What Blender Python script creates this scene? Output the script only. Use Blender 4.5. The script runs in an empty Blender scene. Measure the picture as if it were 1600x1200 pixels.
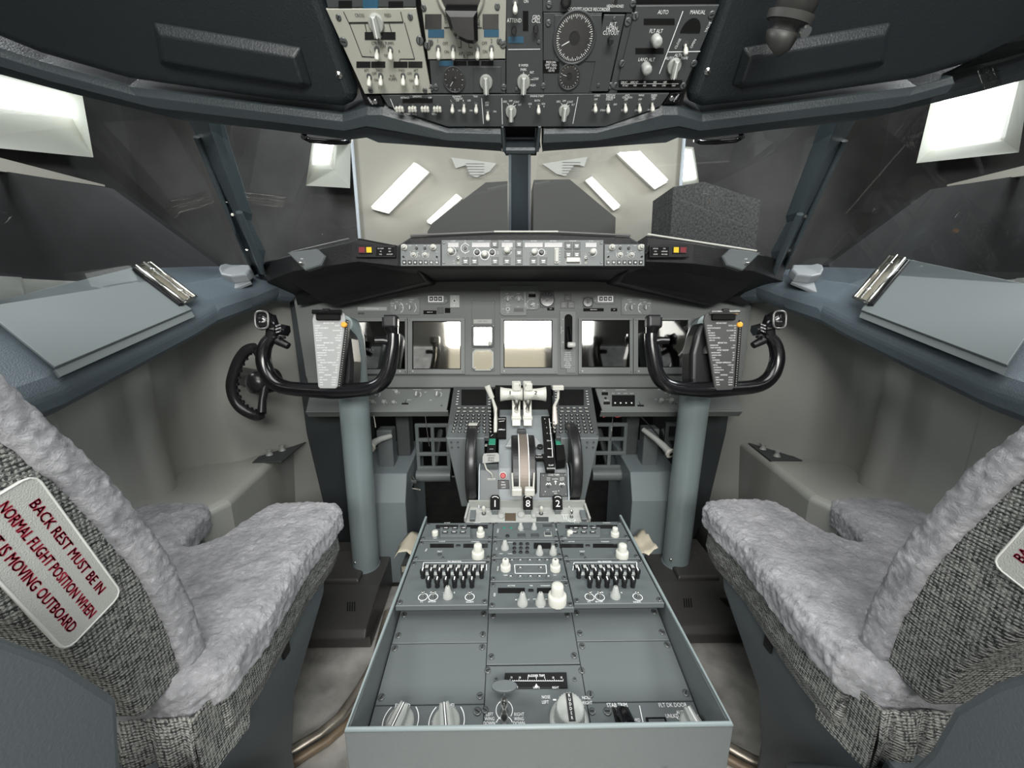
import bpy, math, random
from mathutils import Vector as V, Matrix, noise
random.seed(4)
C = bpy.context.scene.collection
R = math.radians
# ------------------------------------------------------------------ camera
F = 590.0; PIT = R(12); YAW = R(0.8); CAM = V((-0.042, 0, 1.0))
fw = V((math.sin(YAW)*math.cos(PIT), math.cos(YAW)*math.cos(PIT), -math.sin(PIT)))
rt = V((math.cos(YAW), -math.sin(YAW), 0)); up = rt.cross(fw)
cd = bpy.data.cameras.new('camera'); cam = bpy.data.objects.new('camera', cd); C.objects.link(cam)
cd.sensor_width = 36; cd.lens = F/1600*36; cd.clip_start = 0.02
cam.matrix_world = Matrix.Translation(CAM) @ Matrix((rt, up, -fw)).transposed().to_4x4()
sc = bpy.context.scene; sc.camera = cam
def ray(px, py): return fw + rt*((px-800)/F) - up*((py-600)/F)
def at(px, py, **k):
    "point seen at photo position px,py lying at a known world x, y or z"
    d = ray(px, py)
    for a, v in k.items():
        i = 'xyz'.index(a); return CAM + d*((v-CAM[i])/d[i])
# ------------------------------------------------------------------ world, lights, exposure
sc.view_settings.view_transform = 'Standard'; sc.view_settings.look = 'None'
sc.view_settings.exposure = 0.0; sc.view_settings.gamma = 1
w = bpy.data.worlds.new('world'); sc.world = w; w.use_nodes = True
w.node_tree.nodes['Background'].inputs[0].default_value = (0.8, 0.82, 0.83, 1)
w.node_tree.nodes['Background'].inputs[1].default_value = 0.16
def area(name, loc, target, sx, sy, power, col=(1, 1, 1)):
    l = bpy.data.lights.new(name, 'AREA'); l.shape = 'RECTANGLE'; l.size = sx; l.size_y = sy; l.energy = power; l.color = col
    o = bpy.data.objects.new(name, l); C.objects.link(o); o.location = loc
    o.rotation_euler = (V(target)-V(loc)).to_track_quat('-Z', 'Y').to_euler(); return o
area('hall_lamp_left', (-2.7, 1.0, 2.9), (0, .8, .6), 1.4, 1.0, 85, (.95, .99, 1))
area('hall_lamp_right', (2.7, 1.0, 2.9), (0, .8, .6), 1.4, 1.0, 100, (.95, .99, 1))
area('fill_light_above', (0.0, -.35, 2.6), (0, .55, .5), 1.8, 1.0, 42, (1, .99, .97))  # fill light added to brighten seats, ledges and floor
area('hall_lamp_behind', (0.1, -1.45, 1.78), (0, 1.0, .75), 1.6, .5, 70, (1, .99, .96))
# ------------------------------------------------------------------ materials
MC_ = {}
def mat(name, col, rough=.5, metal=0, bump=0, bscale=60, var=0, vscale=8, spec=.5, coat=0):
    if name in MC_: return MC_[name]
    m = bpy.data.materials.new(name); m.use_nodes = True; nt = m.node_tree; N = nt.nodes; L = nt.links
    b = N['Principled BSDF']; b.inputs['Base Color'].default_value = (*col, 1)
    b.inputs['Roughness'].default_value = rough; b.inputs['Metallic'].default_value = metal
    b.inputs['Specular IOR Level'].default_value = spec; b.inputs['Coat Weight'].default_value = coat
    if bump or var:
        tc = N.new('ShaderNodeTexCoord')
    if var:
        n = N.new('ShaderNodeTexNoise'); n.inputs['Scale'].default_value = vscale; n.inputs['Detail'].default_value = 6
        L.new(tc.outputs['Object'], n.inputs['Vector'])
        r = N.new('ShaderNodeValToRGB'); r.color_ramp.elements[0].position = .3; r.color_ramp.elements[1].position = .7
        r.color_ramp.elements[0].color = (*[c*(1-var) for c in col], 1); r.color_ramp.elements[1].color = (*[min(1, c*(1+var)) for c in col], 1)
        L.new(n.outputs['Fac'], r.inputs['Fac']); L.new(r.outputs['Color'], b.inputs['Base Color'])
    if bump:
        n = N.new('ShaderNodeTexNoise'); n.inputs['Scale'].default_value = bscale; n.inputs['Detail'].default_value = 4
        L.new(tc.outputs['Object'], n.inputs['Vector'])
        bp = N.new('ShaderNodeBump'); bp.inputs['Strength'].default_value = bump; bp.inputs['Distance'].default_value = .002
        L.new(n.outputs['Fac'], bp.inputs['Height']); L.new(bp.outputs['Normal'], b.inputs['Normal'])
    MC_[name] = m; return m
def emis(name, col, s):
    m = bpy.data.materials.new(name); m.use_nodes = True; N = m.node_tree.nodes
    b = N['Principled BSDF']; b.inputs['Base Color'].default_value = (.8, .8, .8, 1)
    b.inputs['Emission Color'].default_value = (*col, 1); b.inputs['Emission Strength'].default_value = s; MC_[name] = m; return m
PED = mat('pedestal_grey', (.115, .13, .132), .42, bump=.15, bscale=900)
PEDP = mat('pedestal_panel_grey', (.098, .112, .115), .45, bump=.1, bscale=900)
OHG = mat('overhead_dark_grey', (.048, .054, .055), .5, bump=.1, bscale=900)
BEI = mat('panel_pale_grey', (.36, .365, .315), .5, bump=.08, bscale=900)
MIPG = mat('instrument_board_grey', (.125, .135, .13), .55, bump=.15, bscale=700)
MIPL = mat('display_bezel_grey', (.15, .163, .157), .5)
LIN = mat('dark_liner', (.011, .0155, .018), .42, bump=.35, bscale=300)
HDR = mat('header_blue_grey', (.032, .041, .046), .42, bump=.3, bscale=300)
BLK = mat('black_plastic', (.008, .008, .009), .38)
BLKG = mat('black_gloss', (.006, .006, .007), .18)
BLKM = mat('black_matte', (.006, .006, .006), .8, spec=.2)
GLR = mat('glareshield_black', (.0065, .0065, .0075), .5, bump=.6, bscale=500)
WHT = mat('white_plastic', (.55, .55, .5), .4)
IVO = mat('knob_pale_grey', (.42, .43, .385), .4)
KGY = mat('selector_grey', (.33, .345, .32), .4)
INK = mat('white_lettering', (.85, .87, .86), .6)
INKB = mat('black_lettering', (.01, .01, .01), .6)
SCR = mat('fastener_metal', (.13, .14, .14), .35, metal=.6)
SIL = mat('bright_metal', (.75, .74, .7), .22, metal=1)
DGL = mat('display_window_dark', (.012, .012, .012), .12)
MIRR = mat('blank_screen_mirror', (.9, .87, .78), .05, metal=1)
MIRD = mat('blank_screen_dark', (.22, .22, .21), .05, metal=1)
BLU = mat('blue_light_cover', (.02, .085, .15), .4)
RED = mat('red_cover', (.4, .02, .03), .35)
RED2 = mat('red_dull_cover', (.17, .015, .022), .4)
YEL = mat('amber_cover', (.72, .5, .02), .4)
ORG = mat('orange_button', (.85, .38, .04), .4)
GRN = mat('green_band', (.02, .2, .12), .5)
WALLM = mat('side_liner_grey', (.37, .375, .345), .34, bump=.15, bscale=250)
SILLM = mat('sill_blue_grey', (.085, .11, .128), .45, bump=.5, bscale=500)
BRDM = mat('chart_board_grey', (.155, .178, .183), .42)
COLM = mat('column_grey_green', (.21, .26, .265), .35, bump=.1, bscale=200)
SHELL = mat('seat_shell_grey', (.085, .1, .108), .42, bump=.2, bscale=300)
FLM = mat('floor_metal', (.5, .49, .46), .38, metal=.35, var=.5, vscale=9)
CREAM = mat('cream_paper', (.65, .6, .47), .7)
CARD = mat('checklist_grey', (.32, .33, .325), .5)
CARDD = mat('checklist_dark', (.06, .062, .06), .4)
HALLD = mat('hall_dark', (.065, .064, .062), .8, var=.5, vscale=1.5)
REFB = mat('reflected_beige', (.34, .325, .28), .8)
SPK = mat('speckled_felt', (.055, .055, .055), .9, var=.7, vscale=90)
FLD = mat('dark_floor', (.012, .011, .010), .9, var=.5, vscale=20)
CONC = mat('hall_floor_grey', (.12, .12, .12), .8)
GRYL = mat('control_light_grey', (.36, .375, .355), .4)
BRZ = mat('brushed_strip', (.2, .17, .145), .5, metal=.4)
def glass(name, fac, rough=.02, tint=(1, 1, 1)):
    m = bpy.data.materials.new(name); m.use_nodes = True; nt = m.node_tree; nt.nodes.clear()
    o = nt.nodes.new('ShaderNodeOutputMaterial'); mx = nt.nodes.new('ShaderNodeMixShader'); t = nt.nodes.new('ShaderNodeBsdfTransparent'); g = nt.nodes.new('ShaderNodeBsdfGlossy')
    t.inputs[0].default_value = (*tint, 1); g.inputs['Roughness'].default_value = rough; lw = nt.nodes.new('ShaderNodeFresnel'); lw.inputs[0].default_value = 1.5
    mm = nt.nodes.new('ShaderNodeMath'); mm.operation = 'MULTIPLY'; mm.inputs[1].default_value = fac
    nt.links.new(lw.outputs[0], mm.inputs[0]); nt.links.new(mm.outputs[0], mx.inputs[0]); nt.links.new(t.outputs[0], mx.inputs[1]); nt.links.new(g.outputs[0], mx.inputs[2]); nt.links.new(mx.outputs[0], o.inputs[0]); return m
GLS = glass('window_glass', 1.0, .015, (.93, .95, .95))
PLX = glass('gauge_glass', 1.0, .02)
def tweed():
    m = bpy.data.materials.new('tweed_fabric'); m.use_nodes = True; nt = m.node_tree; N = nt.nodes; L = nt.links; b = N['Principled BSDF']
    b.inputs['Roughness'].default_value = .9; b.inputs['Specular IOR Level'].default_value = .1
    tc = N.new('ShaderNodeTexCoord'); mp = N.new('ShaderNodeMapping'); L.new(tc.outputs['Object'], mp.inputs[0])
    w1 = N.new('ShaderNodeTexWave'); w1.bands_direction = 'Z'; w1.inputs['Scale'].default_value = 74; w1.inputs['Distortion'].default_value = 2.2; w1.inputs['Detail'].default_value = 2; w1.inputs['Detail Scale'].default_value = 6
    w2 = N.new('ShaderNodeTexWave'); w2.bands_direction = 'Y'; w2.inputs['Scale'].default_value = 85; w2.inputs['Distortion'].default_value = 4.5; w2.inputs['Detail'].default_value = 2; w2.inputs['Detail Scale'].default_value = 9
    n = N.new('ShaderNodeTexNoise'); n.inputs['Scale'].default_value = 160; n.inputs['Detail'].default_value = 3
    mr = N.new('ShaderNodeMapping'); mr.inputs['Rotation'].default_value = (0, 0, R(40)); L.new(tc.outputs['Object'], mr.inputs[0]); L.new(mp.outputs[0], w1.inputs[0]); L.new(mr.outputs[0], w2.inputs[0])
    mp2 = N.new('ShaderNodeMapping'); mp2.inputs['Scale'].default_value = (1, .45, 2.2); L.new(tc.outputs['Object'], mp2.inputs[0]); L.new(mp2.outputs[0], n.inputs[0])
    mu = N.new('ShaderNodeMath'); mu.operation = 'MULTIPLY'; L.new(w1.outputs['Fac'], mu.inputs[0]); L.new(w2.outputs['Fac'], mu.inputs[1])
    ad = N.new('ShaderNodeMath'); ad.operation = 'MULTIPLY_ADD'; ad.inputs[1].default_value = .45; L.new(mu.outputs[0], ad.inputs[0])
    m3 = N.new('ShaderNodeMath'); m3.operation = 'MULTIPLY'; m3.inputs[1].default_value = .78; L.new(n.outputs['Fac'], m3.inputs[0]); L.new(m3.outputs[0], ad.inputs[2])
    r = N.new('ShaderNodeValToRGB'); e = r.color_ramp.elements; e[0].position = .36; e[0].color = (.03, .033, .034, 1); e[1].position = .66; e[1].color = (.34, .345, .32, 1)
    L.new(ad.outputs[0], r.inputs[0]); L.new(r.outputs[0], b.inputs['Base Color'])
    bp = N.new('ShaderNodeBump'); bp.inputs['Strength'].default_value = .7; bp.inputs['Distance'].default_value = .002; L.new(ad.outputs[0], bp.inputs['Height']); L.new(bp.outputs[0], b.inputs['Normal'])
    return m
TWD = tweed()
def wool():
    m = bpy.data.materials.new('sheepskin'); m.use_nodes = True; nt = m.node_tree; N = nt.nodes; L = nt.links; b = N['Principled BSDF']
    b.inputs['Roughness'].default_value = 1; b.inputs['Specular IOR Level'].default_value = .05
    b.inputs['Sheen Weight'].default_value = .25; b.inputs['Sheen Roughness'].default_value = .6
    tc = N.new('ShaderNodeTexCoord'); n = N.new('ShaderNodeTexNoise'); n.inputs['Scale'].default_value = 22; n.inputs['Detail'].default_value = 5; n.inputs['Roughness'].default_value = .6
    L.new(tc.outputs['Object'], n.inputs[0]); r = N.new('ShaderNodeValToRGB'); e = r.color_ramp.elements
    e[0].position = .3; e[0].color = (.3, .305, .33, 1); e[1].position = .68; e[1].color = (.6, .6, .63, 1); L.new(n.outputs['Fac'], r.inputs[0]); L.new(r.outputs[0], b.inputs['Base Color'])
    n2 = N.new('ShaderNodeTexNoise'); n2.inputs['Scale'].default_value = 110; n2.inputs['Detail'].default_value = 7; n2.inputs['Roughness'].default_value = .72; n2.inputs['Distortion'].default_value = .6; L.new(tc.outputs['Object'], n2.inputs[0])
    bp = N.new('ShaderNodeBump'); bp.inputs['Strength'].default_value = 1.0; bp.inputs['Distance'].default_value = .011; L.new(n2.outputs['Fac'], bp.inputs['Height']); L.new(bp.outputs[0], b.inputs['Normal'])
    return m
WOOL = wool()
# ------------------------------------------------------------------ mesh helpers
class MB:
    def __init__(s): s.v = []; s.f = []; s.m = []; s.sm = []; s.mats = []
    def mi(s, m):
        if m not in s.mats: s.mats.append(m)
        return s.mats.index(m)
    def add(s, vs, fs, m, M=None, smooth=False):
        b = len(s.v); i = s.mi(m)
        s.v += [(M @ V(p)) if M is not None else V(p) for p in vs]
        for f in fs: s.f.append([b+q for q in f]); s.m.append(i); s.sm.append(smooth)
        return s
    def box(s, c, d, m, M=None, ch=0):
        x, y, z = (q/2 for q in d); c = V(c)
        if ch:
            return s.prism([(c.x-x+ch, c.y-y), (c.x+x-ch, c.y-y), (c.x+x, c.y-y+ch), (c.x+x, c.y+y-ch), (c.x+x-ch, c.y+y), (c.x-x+ch, c.y+y), (c.x-x, c.y+y-ch), (c.x-x, c.y-y+ch)], c.z-z, c.z+z, m, M, ch)
        vs = [c+V((a*x, b*y, e*z)) for e in (-1, 1) for a, b in ((-1, -1), (1, -1), (1, 1), (-1, 1))]
        return s.add(vs, [(3, 2, 1, 0), (4, 5, 6, 7), (0, 1, 5, 4), (1, 2, 6, 5), (2, 3, 7, 6), (3, 0, 4, 7)], m, M)
    def prism(s, poly, z0, z1, m, M=None, ch=0, zf=None):
        n = len(poly); A = sum(poly[i][0]*poly[(i+1) % n][1]-poly[(i+1) % n][0]*poly[i][1] for i in range(n))
        if A < 0: poly = poly[::-1]
        rings = [([(x, y, z0) for x, y in poly])]
        if ch:
            rings.append([(x, y, z1-ch) for x, y in poly]); ins = []
            for i in range(n):
                p, q, r = V(poly[i-1]), V(poly[i]), V(poly[(i+1) % n]); a = (q-p).normalized(); b = (r-q).normalized()
                na = V((-a.y, a.x)); nb = V((-b.y, b.x)); k = na+nb; k = k/max(.3, k.dot(na)) if k.length > 1e-6 else na
                t = q+k*ch; ins.append((t.x, t.y, z1))
            rings.append(ins)
        else: rings.append([(x, y, z1) for x, y in poly])
        vs = [p for r in rings for p in r]; fs = [tuple(range(n-1, -1, -1)), tuple(range((len(rings)-1)*n, len(rings)*n))]
        for k in range(len(rings)-1):
            for i in range(n): j = (i+1) % n; fs.append((k*n+i, k*n+j, (k+1)*n+j, (k+1)*n+i))
        return s.add(vs, fs, m, M)
    def lathe(s, prof, m, M=None, seg=20, flut=0, c=(0, 0)):
        vs = []; fs = []
        for r, z in prof:
            for i in range(seg):
                a = 2*math.pi*i/seg; q = r*(1+(flut if i % 2 else -flut)); vs.append((c[0]+q*math.cos(a), c[1]+q*math.sin(a), z))
        for k in range(len(prof)-1):
            for i in range(seg): j = (i+1) % seg; fs.append((k*seg+i, k*seg+j, (k+1)*seg+j, (k+1)*seg+i))
        s.add(vs, fs, m, M, True); t = len(prof)-1
        s.add(vs[:seg], [tuple(range(seg-1, -1, -1))], m, M); return s.add(vs[t*seg:], [tuple(range(seg))], m, M)
    def cyl(s, r, z0, z1, m, M=None, seg=20, c=(0, 0), r1=None): return s.lathe([(r, z0), (r if r1 is None else r1, z1)], m, M, seg, 0, c)
    def tube(s, pts, rad, m, M=None, seg=12, flat=None, upv=(0, 0, 1), closed=False, sm=0):
        pts = [V(p) for p in pts]; n = len(pts); vs = []; fs = []
        if not isinstance(rad, (list, tuple)): rad = [rad]*n
        if sm:
            P2 = []; R2 = []
            for i in range(n-1):
                a, b, c_, d_ = pts[max(0, i-1)], pts[i], pts[i+1], pts[min(n-1, i+2)]
                for k in range(sm):
                    u_ = k/sm; P2.append(.5*((2*b)+(c_-a)*u_+(2*a-5*b+4*c_-d_)*u_*u_+(3*b-a-3*c_+d_)*u_**3)); R2.append(rad[i]*(1-u_)+rad[i+1]*u_)
            pts = P2+[pts[-1]]; rad = R2+[rad[-1]]; n = len(pts)
        for i, p in enumerate(pts):
            a = pts[(i-1) % n] if (i or closed) else pts[0]; b = pts[(i+1) % n] if (i < n-1 or closed) else pts[-1]
            t = (b-a).normalized(); u = V(upv); u = (u-t*u.dot(t)); u = u.normalized() if u.length > 1e-4 else t.orthogonal().normalized(); w_ = t.cross(u)
            fl = flat or 1
            for k in range(seg):
                an = 2*math.pi*k/seg; vs.append(p+u*math.cos(an)*rad[i]*fl+w_*math.sin(an)*rad[i])
        for i in range(n if closed else n-1):
            for k in range(seg):
                l = (k+1) % seg; ii = (i+1) % n; fs.append((i*seg+k, i*seg+l, ii*seg+l, ii*seg+k))
        s.add(vs, fs, m, M, True)
        if not closed:
            s.add(vs[:seg], [tuple(range(seg-1, -1, -1))], m, M); s.add(vs[-seg:], [tuple(range(seg))], m, M)
        return s
    def quad(s, pts, m, th=0, M=None):
        n = len(pts)
        if not th: return s.add(pts, [tuple(range(n))], m, M)
        p = [V(q) for q in pts]; nn = (p[1]-p[0]).cross(p[2]-p[0]).normalized()*th
        return s.add(p+[q-nn for q in p], [tuple(range(n)), tuple(range(2*n-1, n-1, -1))]+[(i, n+i, n+(i+1) % n, (i+1) % n) for i in range(n)], m, M)
    def mesh(s, name):
        me = bpy.data.meshes.new(name); me.from_pydata([tuple(p) for p in s.v], [], s.f)
        for m in s.mats: me.materials.append(m)
        me.polygons.foreach_set('material_index', s.m); me.polygons.foreach_set('use_smooth', s.sm); me.update(); return me
def obj(name, mb, parent=None, M=None, bev=0, seg=2, label=None):
    me = mb.mesh(name) if isinstance(mb, MB) else mb
    o = bpy.data.objects.new(name, me); C.objects.link(o)
    if parent: o.parent = parent
    if M is not None: o.matrix_basis = M
    if bev:
        b = o.modifiers.new('bevel', 'BEVEL'); b.width = bev; b.segments = seg; b.limit_method = 'ANGLE'; b.angle_limit = R(35)
        b.harden_normals = False
    if label: o['label'] = label
    return o
def tag(o, label, cat, group=None):
    o['label'] = label; o['category'] = cat
    if group: o['group'] = group
    return o
def struct(o): o['kind'] = 'structure'; return o
def thing(name, label, cat, M=None, group=None):
    o = bpy.data.objects.new(name, None); C.objects.link(o); o.empty_display_size = .02
    if M is not None: o.matrix_basis = M if isinstance(M, Matrix) else Matrix.Translation(V(M))
    return tag(o, label, cat, group)
TXT = {}
def text_mesh(t):
    if t not in TXT:
        cu = bpy.data.curves.new('t', 'FONT'); cu.body = t; cu.size = 1; cu.resolution_u = 2; cu.align_x = 'CENTER'; cu.align_y = 'CENTER'
        o = bpy.data.objects.new('t', cu); me = bpy.data.meshes.new_from_object(o)
        TXT[t] = ([v.co.copy() for v in me.vertices], [tuple(p.vertices) for p in me.polygons])
        bpy.data.objects.remove(o); bpy.data.meshes.remove(me); bpy.data.curves.remove(cu)
    return TXT[t]
def put_text(mb, t, x, y, z, cap, m, rot=0, sx=.85, M=None):
    vs, fs = text_mesh(t); s = cap/.7; c, k = math.cos(rot), math.sin(rot)
    out = [V((x+(v.x*s*sx*c-v.y*s*k), y+(v.x*s*sx*k+v.y*s*c), z)) for v in vs]
    mb.add(out, fs, m, M)
# ------------------------------------------------------------------ frames (planes of real panels)
class Fr:
    def __init__(s, o, v, u=(1, 0, 0)):
        s.o = V(o); s.u = V(u).normalized(); s.v = V(v).normalized(); s.n = s.u.cross(s.v)
        s.M = Matrix.Translation(s.o) @ Matrix((s.u, s.v, s.n)).transposed().to_4x4()
    def loc(s, px, py, h=0):
        d = ray(px, py); t = (s.o+s.n*h-CAM).dot(s.n)/d.dot(s.n); q = CAM+d*t-s.o
        return q.dot(s.u), q.dot(s.v)
OH = Fr((0, .84, 1.386), (0, -.707, .707))
MCF = Fr((0, 1.05, 1.132), (0, .09, .996))
MIP = Fr((0, 1.30, .86), (0, .17, .985))
LOWF = Fr((0, 1.245, .684), (0, .78, .62))
CDF = Fr((0, 1.13, .675), (0, .934, .358))
PEDF = Fr((0, .7, .458), (0, 1, 0))
AFT = Fr((0, .62, .425), (0, math.cos(R(11)), math.sin(R(11))))
CACHE = {}
def cached(key, fn):
    if key not in CACHE: CACHE[key] = fn()
    return CACHE[key]
class Pn:
    "a panel unit: plate, controls and lettering laid out on the plane of its frame"
    def __init__(s, name, label, cat, fr, poly, th, m, h=0, group=None, ch=.0008, plate='panel_plate'):
        s.fr = fr; s.h = h; s.th = th; pts = [fr.loc(x, y, h+th) for x, y in poly]
        s.cx = sum(p[0] for p in pts)/len(pts); s.cy = sum(p[1] for p in pts)/len(pts)
        s.e = thing(name, label, cat, fr.M @ Matrix.Translation((s.cx, s.cy, h)), group)
        s.pts = [(a-s.cx, b-s.cy) for a, b in pts]
        if plate: s.plate = obj(plate, MB().prism(s.pts, 0, th, m, ch=ch), s.e)
        s.ink = {}
    def L(s, px, py, dh=0):
        a, b = s.fr.loc(px, py, s.h+s.th+dh); return a-s.cx, b-s.cy
    def sz(s, px, py, n): return abs(s.L(px+n, py)[0]-s.L(px, py)[0])
    def put(s, name, key, fn, px, py, rot=0, dh=0, label=None, parent=None):
        x, y = s.L(px, py)
        return obj(name, cached(key, lambda: fn().mesh(name)), s.e, Matrix.Translation((x, y, s.th+dh)) @ Matrix.Rotation(rot, 4, 'Z'), label=label)
    def done(s):
        for m, mb in s.ink.items(): obj('lettering', mb, s.e)
    def _ink(s, m): return s.ink.setdefault(m, MB())
    def text(s, t, px, py, cap, m=None, rot=0, sx=.85):
        x, y = s.L(px, py); put_text(s._ink(m or INK), t, x, y, s.th+.0011, cap, m or INK, R(rot), sx)
    def line(s, pts, wd=.0008, m=None):
        q = [s.L(*p) for p in pts]; m = m or INK
        for a, b in zip(q, q[1:]):
            a = V(a); b = V(b); d = (b-a).normalized(); n = V((-d.y, d.x))*wd/2
            s._ink(m).add([(*(a-n), s.th+.001), (*(b-n), s.th+.001), (*(b+n), s.th+.001), (*(a+n), s.th+.001)], [(0, 1, 2, 3)], m)
    def ring(s, px, py, r, wd=.0008, a0=0, a1=360, m=None):
        x, y = s.L(px, py); m = m or INK; n = 20; vs = []
        for i in range(n+1):
            a = R(a0+(a1-a0)*i/n); vs += [(x+(r-wd/2)*math.cos(a), y+(r-wd/2)*math.sin(a), s.th+.001), (x+(r+wd/2)*math.cos(a), y+(r+wd/2)*math.sin(a), s.th+.001)]
        s._ink(m).add(vs, [(2*i, 2*i+1, 2*i+3, 2*i+2) for i in range(n)], m)
    # ---- controls
    def toggle(s, px, py, tilt=20, k=1.0, m=None):
        m = m or WHT
        def fn():
            b = MB(); b.cyl(.0045*k, 0, .0022*k, SCR, seg=14); T = Matrix.Rotation(R(tilt), 4, 'X')
            b.lathe([(.002*k, 0), (.0022*k, .006*k), (.0034*k, .0085*k), (.0042*k, .015*k), (.0038*k, .0185*k), (.002*k, .0205*k)], m, T, 12); return b
        s.put('toggle_switch', ('tog', tilt, k, m.name), fn, px, py)
    def sel(s, px, py, rot=0, k=1.0, m=None, base=None):
        "rotary selector with a pointer bar and white index line"
        m = m or KGY; base = base or m
        def fn():
            b = MB(); b.lathe([(.013*k, 0), (.013*k, .004*k), (.0115*k, .0065*k)], base, seg=22)
            b.prism([(-.0042*k, .0115*k), (-.0055*k, -.004*k), (-.005*k, -.0165*k), (.005*k, -.0165*k), (.0055*k, -.004*k), (.0042*k, .0115*k)], .006*k, .0175*k, m, ch=.002*k)
            b.box((0, -.003*k, .0176*k), (.0016*k, .026*k, .0006*k), INK); return b
        s.put('selector_knob', ('sel', k, m.name, base.name), fn, px, py, R(rot))
    def knob(s, px, py, k=1.0, m=None, tall=1.0):
        m = m or IVO
        s.put('knob', ('knob', k, m.name, tall), lambda: MB().lathe([(.0085*k, 0), (.0085*k, .012*k*tall), (.0075*k, .0145*k*tall), (.003*k, .015*k*tall)], m, seg=28, flut=.025), px, py)
    def dual(s, px, py, k=1.0, m=None, hole=True):
        m = m or IVO
        def fn():
            b = MB(); b.lathe([(.0125*k, 0), (.0125*k, .011*k), (.0115*k, .0125*k), (.0085*k, .0128*k)], m, seg=32, flut=.018)
            b.lathe([(.0085*k, .012*k), (.008*k, .026*k), (.007*k, .0275*k), (.0035*k, .028*k)], m, seg=24, flut=.02)
            if hole: b.cyl(.0028*k, .027*k, .0283*k, SCR, seg=12)
            return b
        s.put('dual_knob', ('dual', k, m.name, hole), fn, px, py)
    def tap(s, px, py, rot=0, k=1.0, m=None):
        "small tapered pointer knob"
        m = m or GRYL
        def fn():
            b = MB(); b.lathe([(.0095*k, 0), (.009*k, .006*k), (.0065*k, .010*k), (.0045*k, .020*k), (.003*k, .022*k)], m, seg=20)
            b.box((0, .001*k, .0215*k), (.0012*k, .004*k, .0012*k), INKB); return b
        s.put('pointer_knob', ('tap', k, m.name), fn, px, py, R(rot))
    def btn(s, px, py, w=.010, h=.008, m=None, face=None, legend=True, ht=.002):
        m = m or BLK; face = face or MIPL
        def fn():
            b = MB(); b.box((0, 0, ht/2), (w, h, ht), m, ch=.0005)
            b.box((0, 0, ht), (w*.8, h*.75, .0006), face)
            if legend: b.box((0, h*.06, ht+.0004), (w*.5, h*.14, .0002), INK); b.box((0, -h*.17, ht+.0004), (w*.4, h*.12, .0002), INK)
            return b
        s.put('push_button', ('btn', round(w, 4), round(h, 4), m.name, face.name, legend, ht), fn, px, py)
    def push(s, px, py, r=.004, m=None, ht=.008, rim=None):
        m = m or BLK
        def fn():
            b = MB(); b.lathe([(r, 0), (r, ht*.85), (r*.8, ht)], m, seg=18)
            if rim: b.lathe([(r*1.5, 0), (r*1.5, .0008), (r*1.25, .0009)], rim, seg=20)
            return b
        s.put('push_button', ('push', r, m.name, ht, rim and rim.name), fn, px, py)
    def win(s, x0, y0, x1, y1, m=None, frame=None, label=None, ht=.0008):
        a = s.L(x0, y0); b = s.L(x1, y0); c = s.L(x1, y1); d = s.L(x0, y1); cx = (a[0]+b[0]+c[0]+d[0])/4; cy = (a[1]+b[1]+c[1]+d[1])/4
        q = [(p[0]-cx, p[1]-cy) for p in (a, b, c, d)]; mb = MB()
        if frame:
            mb.prism([(x*1.0+(.0016 if x > 0 else -.0016), y+(.0016 if y > 0 else -.0016)) for x, y in q], 0, ht, frame, ch=.0004)
            ht += .0003
        mb.prism(q, 0, ht, m or DGL)
        return obj('display_window', mb, s.e, Matrix.Translation((cx, cy, s.th)), label=label)
    def scr(s, px, py, r=.0042):
        def fn():
            b = MB(); b.lathe([(r, 0), (r, .0012), (r*.8, .002), (r*.55, .0018)], SCR, seg=14); b.box((0, 0, .002), (r*1.3, r*.25, .0006), BLK, Matrix.Rotation(.7, 4, 'Z')); return b
        s.put('fastener', ('scr', r), fn, px, py, random.uniform(0, 3))
    def tray(s, x0, y0, x1, y1, m, ht=.003, name='backing_plate'):
        q = [s.L(x0, y0), s.L(x1, y0), s.L(x1, y1), s.L(x0, y1)]
        cx = sum(p[0] for p in q)/4; cy = sum(p[1] for p in q)/4
        return obj(name, MB().prism([(p[0]-cx, p[1]-cy) for p in q], 0, ht, m, ch=.0006), s.e, Matrix.Translation((cx, cy, s.th)))
    def gauge(s, px, py, r, ang=200, ticks=24, hub=.2):
        x, y = s.L(px, py); b = MB(); b.lathe([(r*1.12, 0), (r*1.12, .003), (r, .0035), (r, .0012), (r*.2, .0012)], OHG, seg=36)
        b.cyl(r*.99, .0008, .0015, BLKG, seg=36)
        for i in range(ticks):
            a = 2*math.pi*i/ticks; l = .16 if i % 3 == 0 else .09
            b.box((r*(.93-l/2), 0, .0017), (r*l, r*.022, .0003), INK, Matrix.Rotation(a, 4, 'Z'))
        g = obj('gauge_dial', b, s.e, Matrix.Translation((x, y, s.th)))
        nd = MB().prism([(-r*.25, -r*.03), (r*.7, -r*.012), (r*.7, r*.012), (-r*.25, r*.03)], .002, .0026, INK); nd.cyl(r*hub, .0018, .003, BLK, seg=16)
        obj('needle', nd, g, Matrix.Rotation(R(ang), 4, 'Z'))
def px_prism(fr, poly, h0, h1, m, mb=None, ch=0):
    mb = mb or MB(); return mb.prism([fr.loc(x, y, h1) for x, y in poly], h0, h1, m, ch=ch)
# ================================================================== THE SETTING
def S(name, mb, **k): return struct(obj(name, mb, **k))
S('floor', MB().box((0, .3, -.03), (3.0, 3.6, .06), FLM))
S('hall_floor', MB().box((0, 1, -.5), (8, 9, .1), CONC))
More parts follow.
